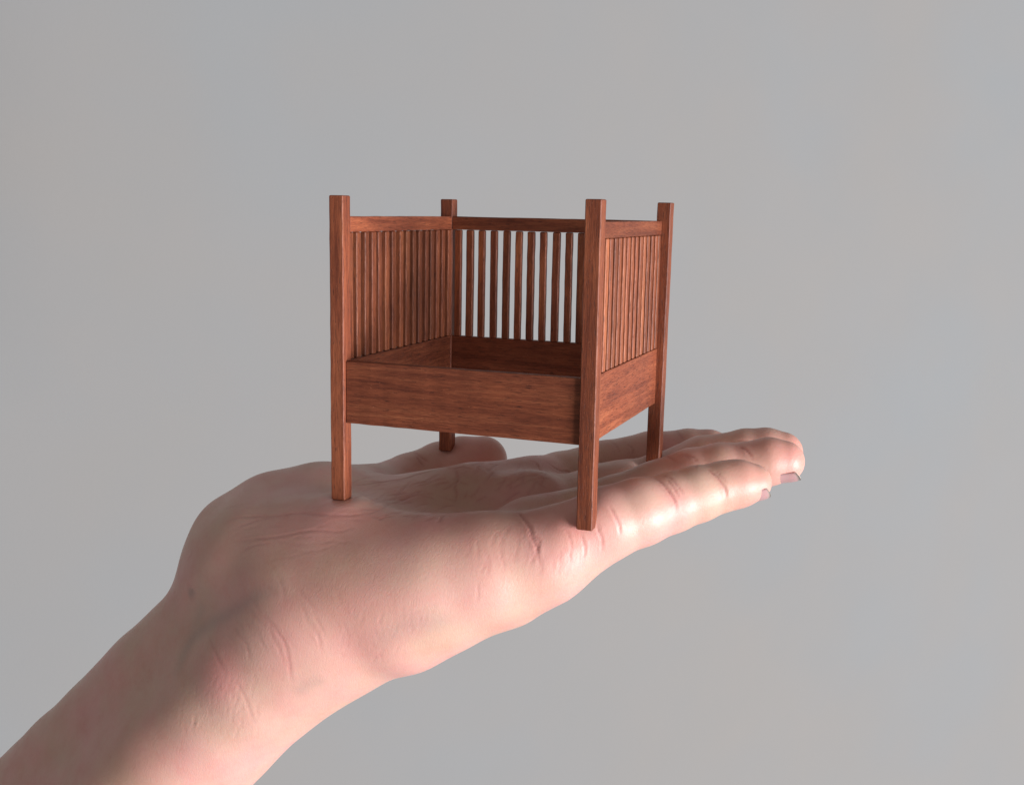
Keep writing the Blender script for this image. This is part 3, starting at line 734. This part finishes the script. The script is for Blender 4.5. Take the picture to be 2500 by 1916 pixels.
 (0.35, 0.025327927836251096, 0.07, [(-28.12, -10.48, -12.1), (-23.2, -9.49, -9.45), (-17.54, -9.13, -7.51)]),
 (0.35, 0.043369755406240586, 0.07, [(-4.92, -12.74, -8.32), (-1.71, -12.72, -7.78), (1.44, -12.64, -7.29)]),
 (0.35, 0.045947977045574434, 0.07, [(2.62, -7.72, -2.62), (9.05, -7.11, -2.89), (15.11, -5.85, -2.82)]),
 (0.35, 0.02438609194103503, 0.07, [(-20.13, -12.07, -11.83), (-16.75, -12.05, -10.41), (-13.13, -12.24, -9.45)]),
 (0.35, 0.04122587871813787, 0.07, [(-36.56, -0.29, -6.76), (-28.68, -2.4, -4.75), (-21.59, -3.67, -4.33)]),
 (0.35, 0.03750280335797837, 0.07, [(-1.48, -15.68, -11.13), (5.4, -15.14, -9.84), (10.91, -13.1, -7.44)]),
 (0.35, 0.025779709287561, 0.07, [(4.02, -3.55, -0.27), (6.72, -2.25, -0.17), (9.74, -1.67, -0.66)]),
 (0.35, 0.035217053361594405, 0.07, [(-15.87, -9.48, -7.38), (-12.29, -9.7, -6.71), (-8.76, -9.88, -6.24)]),
 (0.35, 0.03914426514574846, 0.07, [(-23.22, -1.98, -3.77), (-16.54, -2.91, -3.1), (-9.65, -4.44, -2.64)]),
 (0.35, 0.02828597966166792, 0.07, [(-9.57, -16.69, -13.99), (-3.19, -16.53, -12.44), (2.42, -15.51, -10.5)]),
 (0.35, 0.04571498657481242, 0.07, [(-28.24, -8.84, -9.81), (-23.2, -9.05, -8.93), (-18.51, -8.93, -7.59)]),
 (0.35, 0.028287151541016, 0.07, [(-21.51, -5.6, -5.5), (-13.57, -7.19, -4.94), (-6.28, -8.0, -4.36)]),
 (0.32, 0.10328914084823587, 0.22, [(18.0, -3.16, -2.11), (19.61, 0.13, -1.65), (21.99, 2.39, -1.69)]),
 (0.32, 0.15460237185934142, 0.22, [(14.7, -0.02, -1.23), (15.0, 3.36, -1.25), (11.41, 14.43, -3.59)]),
 (0.32, 0.09737502053186665, 0.22, [(11.36, 20.12, -3.65), (13.56, 25.13, -2.67), (17.0, 28.54, -2.26)]),
 (0.32, 0.10669901302505992, 0.22, [(16.54, 33.56, -0.42), (17.76, 35.33, -0.08), (19.27, 36.63, 0.1)]),
 (0.32, 0.15366152605501104, 0.22, [(9.9, 18.05, -3.54), (11.23, 19.78, -3.68), (13.0, 20.64, -3.9)]),
 (0.32, 0.11121099582349755, 0.22, [(11.66, 13.38, -3.44), (12.62, 21.1, -3.7), (14.84, 26.12, -2.62)]),
 (0.32, 0.11901202722283592, 0.22, [(6.56, 0.57, 0.49), (4.02, 12.97, -1.41), (4.02, 21.26, -2.14)]),
 (0.32, 0.10260624135982348, 0.22, [(23.81, 24.21, -5.44), (25.3, 25.52, -5.43), (26.59, 27.17, -5.2)]), (0.32, 0.15591357756573387, 0.22, [(28.96, 15.28, -4.38), (29.45, 25.02, -6.2)]),
 (0.32, 0.1554696942316325, 0.22, [(31.12, -3.23, -1.68), (32.77, -0.44, -1.27)]), (0.32, 0.09107227897805888, 0.22, [(9.68, 7.68, -1.33), (6.61, 18.18, -2.77), (7.04, 22.22, -2.27)]),
 (0.32, 0.14666367208414388, 0.22, [(13.86, 28.92, -1.44), (15.03, 30.96, -0.99), (16.36, 32.82, -0.62)]),
 (0.32, 0.15243065904011818, 0.22, [(20.45, 30.74, -2.21), (21.68, 32.41, -1.79), (22.57, 34.45, -1.13)]),
 (0.32, 0.08181706962680296, 0.22, [(10.33, 25.82, -1.77), (12.77, 30.67, -0.74), (16.6, 33.57, -0.43)]),
 (0.32, 0.13554190668857635, 0.22, [(9.92, 18.88, -3.5), (10.0, 25.0, -1.95), (10.47, 31.01, -0.47)]),
 (0.32, 0.12355926236769477, 0.22, [(11.51, 1.4, -0.55), (8.08, 11.12, -1.94), (6.58, 17.93, -2.76)]),
 (0.32, 0.15289268241258025, 0.22, [(7.49, 19.62, -2.87), (9.79, 22.13, -2.79), (12.14, 24.57, -2.52)]),
 (0.32, 0.10878490685312157, 0.22, [(12.01, 1.35, -0.66), (9.12, 14.71, -3.08), (11.1, 19.47, -3.7)]),
 (0.32, 0.11087883728127551, 0.22, [(13.37, 28.81, -1.38), (14.91, 33.91, -0.16), (16.43, 39.5, 0.83)]),
 (0.32, 0.09646356548863133, 0.22, [(26.04, 0.47, -1.63), (22.83, 10.82, -3.67), (20.35, 20.02, -5.41)]), (0.32, 0.1491561050821991, 0.22, [(0.33, 18.02, -2.03), (1.45, 22.19, -1.74)]),
 (0.32, 0.09246129717719556, 0.22, [(9.87, 11.74, -2.6), (12.05, 17.45, -4.05), (14.69, 22.27, -3.86)]),
 (0.32, 0.1319950975797894, 0.22, [(14.49, -3.7, -2.01), (16.73, -4.1, -2.29), (19.02, -4.7, -2.57)]),
 (0.32, 0.0775584569686237, 0.22, [(12.03, 20.58, -3.7), (14.09, 23.87, -3.22), (15.66, 27.7, -2.25)]),
 (0.32, 0.10630854040265934, 0.22, [(8.92, 14.75, -3.03), (10.1, 19.87, -3.41), (12.91, 22.04, -3.51)]),
 (0.32, 0.09009262555122266, 0.22, [(-4.81, 20.04, -0.9), (-2.09, 24.69, -0.66), (1.51, 28.05, -0.72)]), (0.32, 0.12194086475641787, 0.22, [(23.62, 21.03, -5.8), (24.56, 24.64, -5.49)]),
 (0.32, 0.14665269754162436, 0.22, [(12.97, 16.63, -4.21), (15.35, 21.44, -4.23)]), (0.32, 0.11607088020619098, 0.22, [(0.98, 22.48, -1.62), (2.04, 24.55, -1.31), (2.69, 27.18, -0.88)]),
 (0.32, 0.11858582004485811, 0.22, [(-5.32, 18.94, -1.0), (-4.16, 25.05, -0.13), (-2.35, 31.08, -0.34)]),
 (0.32, 0.08515843826393533, 0.22, [(10.36, -2.12, -0.93), (13.44, -0.76, -1.19), (16.36, 0.93, -1.32)]),
 (0.32, 0.10688664918876999, 0.22, [(21.61, 32.56, -1.71), (22.3, 35.11, -0.82), (23.54, 37.2, -0.24)]), (0.32, 0.12352373453125892, 0.22, [(27.2, -3.68, -2.03), (28.23, 1.6, -1.5)]),
 (0.32, 0.13399727053474203, 0.22, [(17.78, 31.26, -1.4), (19.46, 33.85, -0.79), (21.87, 35.31, -0.67)]),
 (0.32, 0.08469270008690202, 0.22, [(22.76, -1.72, -1.93), (25.21, -0.05, -1.69), (28.58, -0.26, -1.5)]),
 (0.32, 0.10369340712454501, 0.22, [(17.42, -5.35, -2.74), (19.04, -3.1, -2.14), (21.28, -1.68, -1.93)]),
 (0.32, 0.10969971743562544, 0.22, [(17.49, 17.72, -5.04), (18.15, 21.25, -4.86), (19.67, 23.4, -4.72)]),
 (0.32, 0.10993234450176036, 0.22, [(15.96, 25.4, -3.16), (18.16, 25.96, -3.53), (20.46, 26.08, -4.09)]),
 (0.32, 0.10318437759024214, 0.22, [(22.85, -1.22, -1.87), (26.39, -1.21, -1.72), (29.59, -0.54, -1.45)]), (0.32, 0.1459614090247385, 0.22, [(30.12, 1.05, -1.38), (31.2, 4.3, -1.53)]),
 (0.32, 0.0755990621578761, 0.22, [(29.38, 31.86, -3.88), (30.2, 34.61, -2.65), (30.34, 37.63, -1.08)]),
 (0.32, 0.06953560964506318, 0.22, [(43.09, 38.26, -0.65), (42.73, 41.55, 1.44), (38.74, 54.42, 1.22)]),
 (0.32, 0.0887215408391225, 0.22, [(48.23, 40.12, -0.64), (48.35, 43.33, 0.91), (47.24, 49.22, 1.93)]),
 (0.32, 0.14414067505432493, 0.22, [(30.84, 38.16, -0.9), (31.46, 41.45, 0.46), (31.4, 46.79, 1.24)]),
 (0.32, 0.13693894001907006, 0.22, [(21.49, 36.39, -0.24), (22.04, 38.47, 0.32), (21.98, 41.23, 1.0)]),
 (0.32, 0.116412534931631, 0.22, [(46.91, 38.43, -1.33), (46.83, 40.12, -0.06), (47.09, 42.18, 0.95)]),
 (0.32, 0.1510841594852215, 0.22, [(26.33, 41.67, 1.01), (26.19, 45.9, 1.92), (24.54, 52.5, 2.57)]),
 (0.32, 0.15483749679031994, 0.22, [(29.87, 44.92, 1.27), (29.47, 50.5, 1.76), (30.0, 54.87, 2.15)]),
 (0.32, 0.15353782512767092, 0.22, [(34.81, 39.13, -0.82), (36.34, 39.89, -0.29), (37.94, 40.45, 0.34)]),
 (0.32, 0.14860451200206143, 0.22, [(27.92, 47.73, 1.85), (30.62, 44.98, 1.21), (33.34, 42.41, 0.68)]),
 (0.32, 0.06987575829696434, 0.22, [(31.35, 30.55, -4.97), (32.42, 32.87, -4.09), (33.99, 34.64, -3.47)]),
 (0.32, 0.09085655757120033, 0.22, [(45.62, 42.09, 1.34), (47.9, 41.34, 0.23), (49.99, 41.12, -1.01)]),
 (0.32, 0.12004258892647277, 0.22, [(41.27, 40.28, 0.73), (41.45, 43.06, 2.05), (38.04, 54.79, 1.29)]),
 (0.32, 0.0771379418427179, 0.22, [(21.55, 40.85, 0.91), (22.85, 41.57, 1.08), (23.68, 43.1, 1.47)]),
 (0.32, 0.14301442235402564, 0.22, [(19.33, 46.73, 2.19), (22.26, 45.19, 2.03), (24.82, 44.57, 1.79)]),
 (0.32, 0.06977671610838805, 0.22, [(28.05, 30.27, -4.3), (27.61, 32.45, -3.15), (27.35, 34.63, -2.01)]),
 (0.32, 0.11884609046425969, 0.22, [(39.59, 42.12, 1.48), (36.46, 53.63, 1.34), (35.62, 59.86, 2.55)]),
 (0.32, 0.1448018816431269, 0.22, [(40.42, 37.07, -1.76), (39.61, 38.84, -0.41), (38.82, 41.09, 0.87)]),
 (0.32, 0.07667025076877847, 0.22, [(22.52, 37.21, -0.11), (24.89, 36.41, -0.74), (27.06, 36.57, -1.02)]),
 (0.32, 0.1426288568823854, 0.22, [(39.53, 33.72, -4.79), (41.36, 35.67, -3.09), (43.55, 37.27, -1.55)]),
 (0.32, 0.09592589780857205, 0.22, [(38.02, 38.26, -1.14), (40.13, 39.72, 0.27), (41.71, 42.11, 1.69)]),
 (0.32, 0.11000315521902296, 0.22, [(40.31, 37.49, -1.41), (42.37, 38.96, -0.1), (44.68, 40.47, 0.69)]),
 (0.32, 0.06892869571365888, 0.22, [(21.59, 28.23, -3.54), (24.38, 28.46, -4.16), (26.95, 29.43, -4.4)]),
 (0.32, 0.08667410080581317, 0.22, [(35.48, 36.27, -2.7), (36.75, 38.99, -0.81), (37.07, 42.74, 1.2)]),
 (0.32, 0.08583960337750152, 0.22, [(49.43, 24.57, 0.18), (46.05, 37.6, -1.75), (46.62, 39.42, -0.46)]),
 (0.32, 0.10457272198035614, 0.22, [(21.95, 46.88, 2.4), (24.03, 49.1, 2.61), (25.52, 52.86, 2.47)]),
 (0.4, 0.061820030836786145, 0.08, [(-8.95, -25.19, -29.99), (-7.27, -26.12, -32.48), (-5.64, -26.68, -35.03)]),
 (0.4, 0.032387022088979346, 0.08, [(-7.34, -24.94, -28.49), (-2.69, -25.81, -30.46), (0.76, -26.12, -33.49)]),
 (0.4, 0.04841398972087964, 0.08, [(-20.13, -23.19, -34.32), (-17.46, -24.53, -35.27), (-15.07, -25.59, -36.39)]),
 (0.4, 0.056187241908472116, 0.08, [(3.44, -22.85, -22.69), (6.25, -23.76, -26.01), (9.25, -23.88, -29.17)]),
 (0.4, 0.055929063562928684, 0.08, [(4.86, -23.71, -25.35), (7.35, -24.16, -28.6), (10.2, -23.85, -31.54)]),
 (0.4, 0.03420569889569052, 0.08, [(-19.2, -24.45, -36.49), (-16.63, -25.45, -37.26), (-14.42, -26.23, -38.31)]),
 (0.4, 0.04800421309795079, 0.08, [(-10.87, -19.77, -19.32), (-7.91, -21.08, -20.53), (-5.77, -22.35, -22.31)]),
 (0.4, 0.05894749055722478, 0.08, [(-11.25, -24.31, -29.06), (-7.99, -26.08, -32.73), (-4.27, -26.82, -36.06)]),
 (0.4, 0.031105883937360024, 0.08, [(-15.61, -21.31, -25.71), (-11.58, -23.4, -27.04), (-8.15, -24.9, -28.73)]),
 (0.4, 0.06657075197825309, 0.08, [(-4.98, -25.41, -29.19), (-2.8, -26.28, -32.49), (-0.39, -26.5, -35.7)]),
 (0.4, 0.05764677071235739, 0.08, [(9.43, -23.77, -28.54), (9.88, -23.94, -31.73), (10.48, -23.75, -34.97)]),
 (0.4, 0.05864024783977669, 0.08, [(7.6, -23.96, -27.69), (9.28, -23.97, -30.05), (10.42, -23.82, -32.76)]),
 (0.4, 0.04535643206981739, 0.08, [(1.39, -20.9, -18.7), (4.32, -22.12, -21.04), (7.54, -22.78, -23.03)]),
 (0.4, 0.03625305649360962, 0.08, [(-18.14, -22.17, -30.2), (-14.74, -24.06, -31.41), (-12.64, -25.38, -33.43)]),
 (0.4, 0.07022571492793911, 0.08, [(-8.37, -20.57, -19.77), (-6.33, -21.45, -20.77), (-4.35, -22.2, -21.76)]),
 (0.4, 0.032456306132399686, 0.08, [(4.96, -22.32, -21.51), (7.23, -22.69, -22.71), (8.88, -23.08, -24.46)]),
 (0.4, 0.04895297943961723, 0.08, [(-0.64, -25.35, -29.12), (1.38, -25.78, -31.82), (3.67, -25.68, -34.31)]),
 (0.4, 0.06455743553260895, 0.08, [(8.19, -23.38, -25.36), (10.0, -23.59, -27.98), (11.48, -23.48, -30.81)]),
 (0.4, 0.0525527049774746, 0.08, [(-16.62, -19.63, -22.83), (-11.26, -22.48, -24.77), (-7.61, -24.62, -27.76)]),
 (0.4, 0.04346881107029853, 0.08, [(-14.11, -23.39, -29.17), (-10.2, -25.43, -31.63), (-7.2, -26.53, -34.64)]),
 (0.4, 0.03518662809529456, 0.08, [(6.81, -24.36, -29.19), (8.33, -24.34, -31.59), (9.94, -23.97, -33.94)]),
 (0.4, 0.051551559857602465, 0.08, [(-5.92, -19.31, -16.94), (-2.94, -21.22, -19.72), (-1.28, -23.0, -22.98)])]     # (width mm, depth mm, tint, [points])
BLOBS = [('flush', (71.98, 2.38, 0.09), 4.5, 0.8),
 ('flush', (77.02, 2.78, -3.29), 5, 0.5),
 ('flush', (-1.09, -0.03, 0.33), 4, 0.5),
 ('flush', (8.03, 75.34, 0.06), 6, 0.5),
 ('flush', (70.16, 2.68, 0.92), 9, 0.55),
 ('flush', (75.95, 2.52, -2.24), 7, 0.35),
 ('flush', (60.21, 1.59, 0.57), 10, 0.35),
 ('flush', (48.97, -5.35, -2.32), 14, 0.25),
 ('flush', (113.31, 31.32, 11.31), 8, 0.45),
 ('flush', (119.62, 58.13, 14.06), 9, 0.5),
 ('flush', (118.85, 85.76, 11.19), 7, 0.5),
 ('flush', (113.52, 58.6, 16.46), 7, 0.3),
 ('flush', (94.75, 16.73, 5.85), 6, 0.3),
 ('flush', (13.91, 79.5, 0.52), 12, 0.55),
 ('flush', (-5.13, 60.85, -3.27), 9, 0.3),
 ('flush', (10.84, -9.64, -4.7), 14, 0.3),
 ('flush', (-5.36, -10.66, -6.39), 14, 0.2),
 ('flush', (-20.32, -27.19, -44.47), 8, 0.45),
 ('flush', (-30.65, -22.28, -43.32), 7, 0.3),
 ('flush', (42.14, 62.94, 1.69), 10, 0.3),
 ('flush', (59.93, 82.28, 0.84), 12, 0.3),
 ('flush', (71.46, 91.29, 5.77), 10, 0.3),
 ('flush', (14.21, -22.47, -24.4), 18, 0.3),
 ('flush', (0.94, -25.44, -29.97), 14, 0.25),
 ('flush', (-46.23, -30.74, -73.28), 14, 0.2),
 ('flush', (55.67, -3.37, -28.13), 5, 0.5),
 ('pale', (-8.93, -26.14, -33.59), 9, 0.5),
 ('pale', (-31.65, -16.71, -33.31), 14, 0.25),
 ('pale', (-25.45, -4.67, -5.53), 14, 0.3),
 ('pale', (81.9, 5.37, -4.51), 8, 0.35),
 ('pale', (97.92, 24.01, 11.89), 7, 0.4),
 ('pale', (87.11, 13.28, 8.63), 7, 0.35),
 ('pale', (9.95, -23.87, -35.99), 14, 0.3),
 ('pale', (48.98, -13.11, -20.12), 16, 0.25),
 ('pale', (-16.15, -27.96, -57.69), 18, 0.25)]       # attribute, centre, radius, strength
VEINS = [(2.6, 0.36, [(-2.4, -20.53, -18.41), (-11.12, -21.9, -23.47), (-20.76, -20.83, -30.01), (-29.26, -18.95, -35.49), (-34.95, -17.68, -40.43), (-37.76, -19.0, -45.83), (-37.98, -22.34, -50.9)]),
 (3.0, 0.2, [(-33.61, -14.88, -30.38), (-33.98, -15.95, -34.58), (-35.74, -17.32, -40.68)]), (2.2, 0.25, [(11.02, -21.55, -43.58), (6.45, -23.38, -44.92), (2.01, -23.85, -48.52)]),
 (1.6, 0.5, [(-41.1, -11.78, -30.22), (-39.41, -12.24, -29.14), (-38.84, -12.24, -27.93)]),
 (3, 0.22, [(25.19, -20.17, -32.96), (29.15, -20.16, -28.6), (33.77, -18.97, -25.84), (39.7, -16.95, -24.4), (46.48, -12.98, -25.16)])]
FEET = np.array([(hp, hp, 0), (W - hp, hp, 0), (hp, W - hp, 0), (W - hp, W - hp, 0)])


def seg_dist(P, a, b):
    ab = b - a; t = np.clip(((P - a) @ ab) / (ab @ ab + 1e-9), 0, 1)
    return np.linalg.norm(P - (a + t[:, None] * ab), axis=1), t


def poly_attr(V, pts, reach):
    """distance to a polyline and the fade along it (1 in the middle, 0 at the tips)"""
    pts = np.array(pts, float)
    lo = pts.min(0) - reach; hi = pts.max(0) + reach
    idx = np.where(((V > lo) & (V < hi)).all(1))[0]
    if not len(idx): return idx, None, None
    P = V[idx]
    segl = np.linalg.norm(np.diff(pts, axis=0), axis=1); cum = np.concatenate([[0], np.cumsum(segl)])
    best = np.full(len(P), 1e9); s = np.zeros(len(P))
    for i in range(len(pts) - 1):
        d, t = seg_dist(P, pts[i], pts[i + 1])
        m_ = d < best; best[m_] = d[m_]; s[m_] = (cum[i] + t[m_] * segl[i]) / cum[-1]
    return idx, best, np.clip(np.minimum(s, 1 - s) * 5, 0, 1) ** .6


def smooth_line(pts, n=5):
    """Catmull-Rom through the points"""
    p = [np.array(q, float) for q in pts]
    if len(p) < 3: return p
    p = [2 * p[0] - p[1]] + p + [2 * p[-1] - p[-2]]
    out = []
    for i in range(1, len(p) - 2):
        for k in range(n):
            t = k / n
            out.append(.5 * (2 * p[i] + (p[i + 1] - p[i - 1]) * t + (2 * p[i - 1] - 5 * p[i] + 4 * p[i + 1] - p[i + 2]) * t * t
                             + (3 * p[i] - p[i - 1] - 3 * p[i + 1] + p[i + 2]) * t ** 3))
    out.append(p[-2])
    return out


def build_hand():
    fn = lambda P: hand_d(P, HAND)
    V, Q = surface_nets(fn, (-330, -90, -330), (145, 120, 40), 0.61)
    N = grad(fn, V); V = V - N * np.clip(fn(V), -.5, .5)[:, None]
    V = relax(V, Q, palm_weight(V), int(60 * (.6 / 0.61) ** 2))

    def normals(V):
        n = np.zeros_like(V)
        fnm = np.cross(V[Q[:, 2]] - V[Q[:, 0]], V[Q[:, 3]] - V[Q[:, 1]])
        for k in range(4):
            for c_ in range(3): n[:, c_] += np.bincount(Q[:, k], fnm[:, c_], len(V))
        return n / (np.linalg.norm(n, axis=1, keepdims=True) + 1e-9)
    N = normals(V)
    # gentle low frequency unevenness of flesh and tendons
    off = (np.sin(V[:, 0] * .21 + V[:, 1] * .13 + 1) * np.sin(V[:, 2] * .27 + V[:, 0] * .08) + .6 * np.sin(V[:, 1] * .37 - V[:, 0] * .17) * np.sin(V[:, 2] * .33 + 2)) * .10
    V = V + N * off[:, None]
    # the feet of the chair rest on the skin: bring it to each foot, with a shallow dent round it
    for ft in FEET:
        near = (np.hypot(V[:, 0] - ft[0], V[:, 1] - ft[1]) < 2.2) & (N[:, 2] > .15) & (np.abs(V[:, 2]) < 9)
        if not near.any(): continue
        c_ = V[near].mean(0)
        d = np.linalg.norm(V - np.array([ft[0], ft[1], c_[2]]), axis=1)
        print('foot', ft, 'skin height', round(c_[2], 2))
        V[:, 2] += np.exp(-(d / 7.0) ** 2) * (.55 - c_[2]) - .75 * np.exp(-(d / 3.4) ** 2) + .25 * np.exp(-((d - 7) / 2.5) ** 2)
    N = normals(V)
    off = np.zeros(len(V))
    kd = KDTree(len(V))
    for i_, p_ in enumerate(V): kd.insert(p_, i_)
    kd.balance()

    def snap(pts):
        out = []
        for p_ in pts:
            r_ = kd.find_n(p_, 5)
            w_ = [1 / (q_[2] + .15) for q_ in r_]
            out.append(sum((q_[0] * k_ for q_, k_ in zip(r_, w_)), Vector()) / sum(w_))
        return out
    crease = np.zeros(len(V)); tint = np.zeros(len(V))
    for wd, dp, tn, pts in CREASE:
        pts = snap(smooth_line(pts))
        idx, d, fade = poly_attr(V, pts, wd * 5)
        if not len(idx): continue
        g = np.exp(-(d / wd) ** 2) * fade
        off[idx] -= dp * g
        off[idx] += dp * .35 * np.exp(-((d - wd * 2.2) / (wd * 1.2)) ** 2) * fade
        g2 = (np.exp(-(d / (wd * .9)) ** 2) + .30 * np.exp(-(d / (wd * 3.0)) ** 2)) * fade * tn
        tint[idx] = np.maximum(tint[idx], g2)
    attrs = {'crease': tint, 'flush': np.zeros(len(V)), 'pale': np.zeros(len(V)), 'vein': np.zeros(len(V))}
    for at, c, r, s in BLOBS:
        d = np.linalg.norm(V - np.array(c), axis=1)
        attrs[at] = np.maximum(attrs[at], s * np.exp(-(d / r) ** 2))
    for wd, s, pts in VEINS:
        idx, d, fade = poly_attr(V, snap(smooth_line(pts)), wd * 4)
        if len(idx): attrs['vein'][idx] = np.maximum(attrs['vein'][idx], s * fade * np.exp(-(d / wd) ** 2))
    V = V + N * off[:, None]
    root = bpy.data.objects.new('person', None)
    COL.objects.link(root)
    root['label'] = "person's open left hand and bare forearm, palm up, holding up the small wooden chair frame"
    root['category'] = 'person'
    me = bpy.data.meshes.new('hand')
    me.vertices.add(len(V)); me.vertices.foreach_set('co', (V * S).astype(np.float32).ravel())
    nq = len(Q)
    me.loops.add(nq * 4); me.loops.foreach_set('vertex_index', Q.astype(np.int32).ravel())
    me.polygons.add(nq); me.polygons.foreach_set('loop_start', np.arange(0, nq * 4, 4, dtype=np.int32))
    try: me.polygons.foreach_set('loop_total', np.full(nq, 4, np.int32))
    except Exception: pass
    me.polygons.foreach_set('use_smooth', np.ones(nq, bool))
    me.update(calc_edges=True); me.validate()
    for k, a in attrs.items():
        at = me.attributes.new(k, 'FLOAT', 'POINT')
        at.data.foreach_set('value', np.clip(a, 0, 1).astype(np.float32))
    me.materials.append(SKIN)
    o = bpy.data.objects.new('hand_and_forearm', me)
    COL.objects.link(o); o.parent = root
    return root


person = build_hand()


def nail(prev, tip, r, rp, down, length=9.5, width=9.0):
    """a curved nail plate on the back (here the underside) of a fingertip"""
    prev = Vector(prev); tip = Vector(tip)
    ax = (tip - prev).normalized()
    dn = Vector(down); dn = (dn - ax * dn.dot(ax)).normalized()
    sd = ax.cross(dn)
    vs, fe = [], []
    nu, nv = 10, 12
    half = width / (2 * r)
    for layer in (0.0, -0.45):
        for i in range(nu + 1):
            u = i / nu
            along = -length * .62 + length * 1.0 * u
            for j in range(nv + 1):
                v = j / nv * 2 - 1
                al = along - (1.6 * v * v if u > .6 else 0) * (u - .6) / .4 + (1.8 * v * v if u < .4 else 0) * (.4 - u) / .4
                a_ = v * half * (0.80 if u < .15 else 1.0)
                back = min(1.0, max(0.0, -al / (tip - prev).length))
                rr = r + (rp - r) * back + 0.28 + layer
                if al > 0: rr -= (r - math.sqrt(max(r * r - al * al, (.5 * r) ** 2))) * .35
                p = tip + ax * al + dn * (rr * math.cos(a_)) + sd * rr * math.sin(a_)
                vs.append(p * S); fe.append(1.0 if u > .91 else 0.0)
    n1 = (nu + 1) * (nv + 1); fs = []
    q = lambda i, j: i * (nv + 1) + j
    for i in range(nu):
        for j in range(nv):
            fs.append((q(i, j), q(i + 1, j), q(i + 1, j + 1), q(i, j + 1)))
            fs.append((n1 + q(i, j), n1 + q(i, j + 1), n1 + q(i + 1, j + 1), n1 + q(i + 1, j)))
    for i in range(nu):
        for j in (0, nv): fs.append((q(i, j), q(i + 1, j), n1 + q(i + 1, j), n1 + q(i, j)))
    for j in range(nv):
        for i in (0, nu): fs.append((q(i, j), q(i, j + 1), n1 + q(i, j + 1), n1 + q(i, j)))
    o = mesh_obj('fingernail', vs, fs, NAIL, person, True)
    at = o.data.attributes.new('free_edge', 'FLOAT', 'POINT'); at.data.foreach_set('value', fe)
    return o


nail((108.39, 35.0, 8.12), (112.34, 37.0, 8.56), 5.15, 6.5, (0.15, -0.55, -1), 10.5, 9.2)
nail((112.96, 61.0, 9.5), (117.47, 62.0, 9.86), 6.1, 7.0, (0.1, -0.36, -1), 12, 10.2)
nail((108.81, 86.0, 7.41), (113.81, 87.0, 7.43), 6.4, 7.2, (0.1, -0.3, -1), 10, 10)
nail((87.31, 103.0, 1.87), (93.03, 104.0, 1.08), 6.2, 7.2, (0.1, -0.3, -1), 10, 10)
nail((5.21, 82.0, -5.92), (12.14, 85.5, -4.64), 8, 9, (0, 0.2, -1), 12, 12)
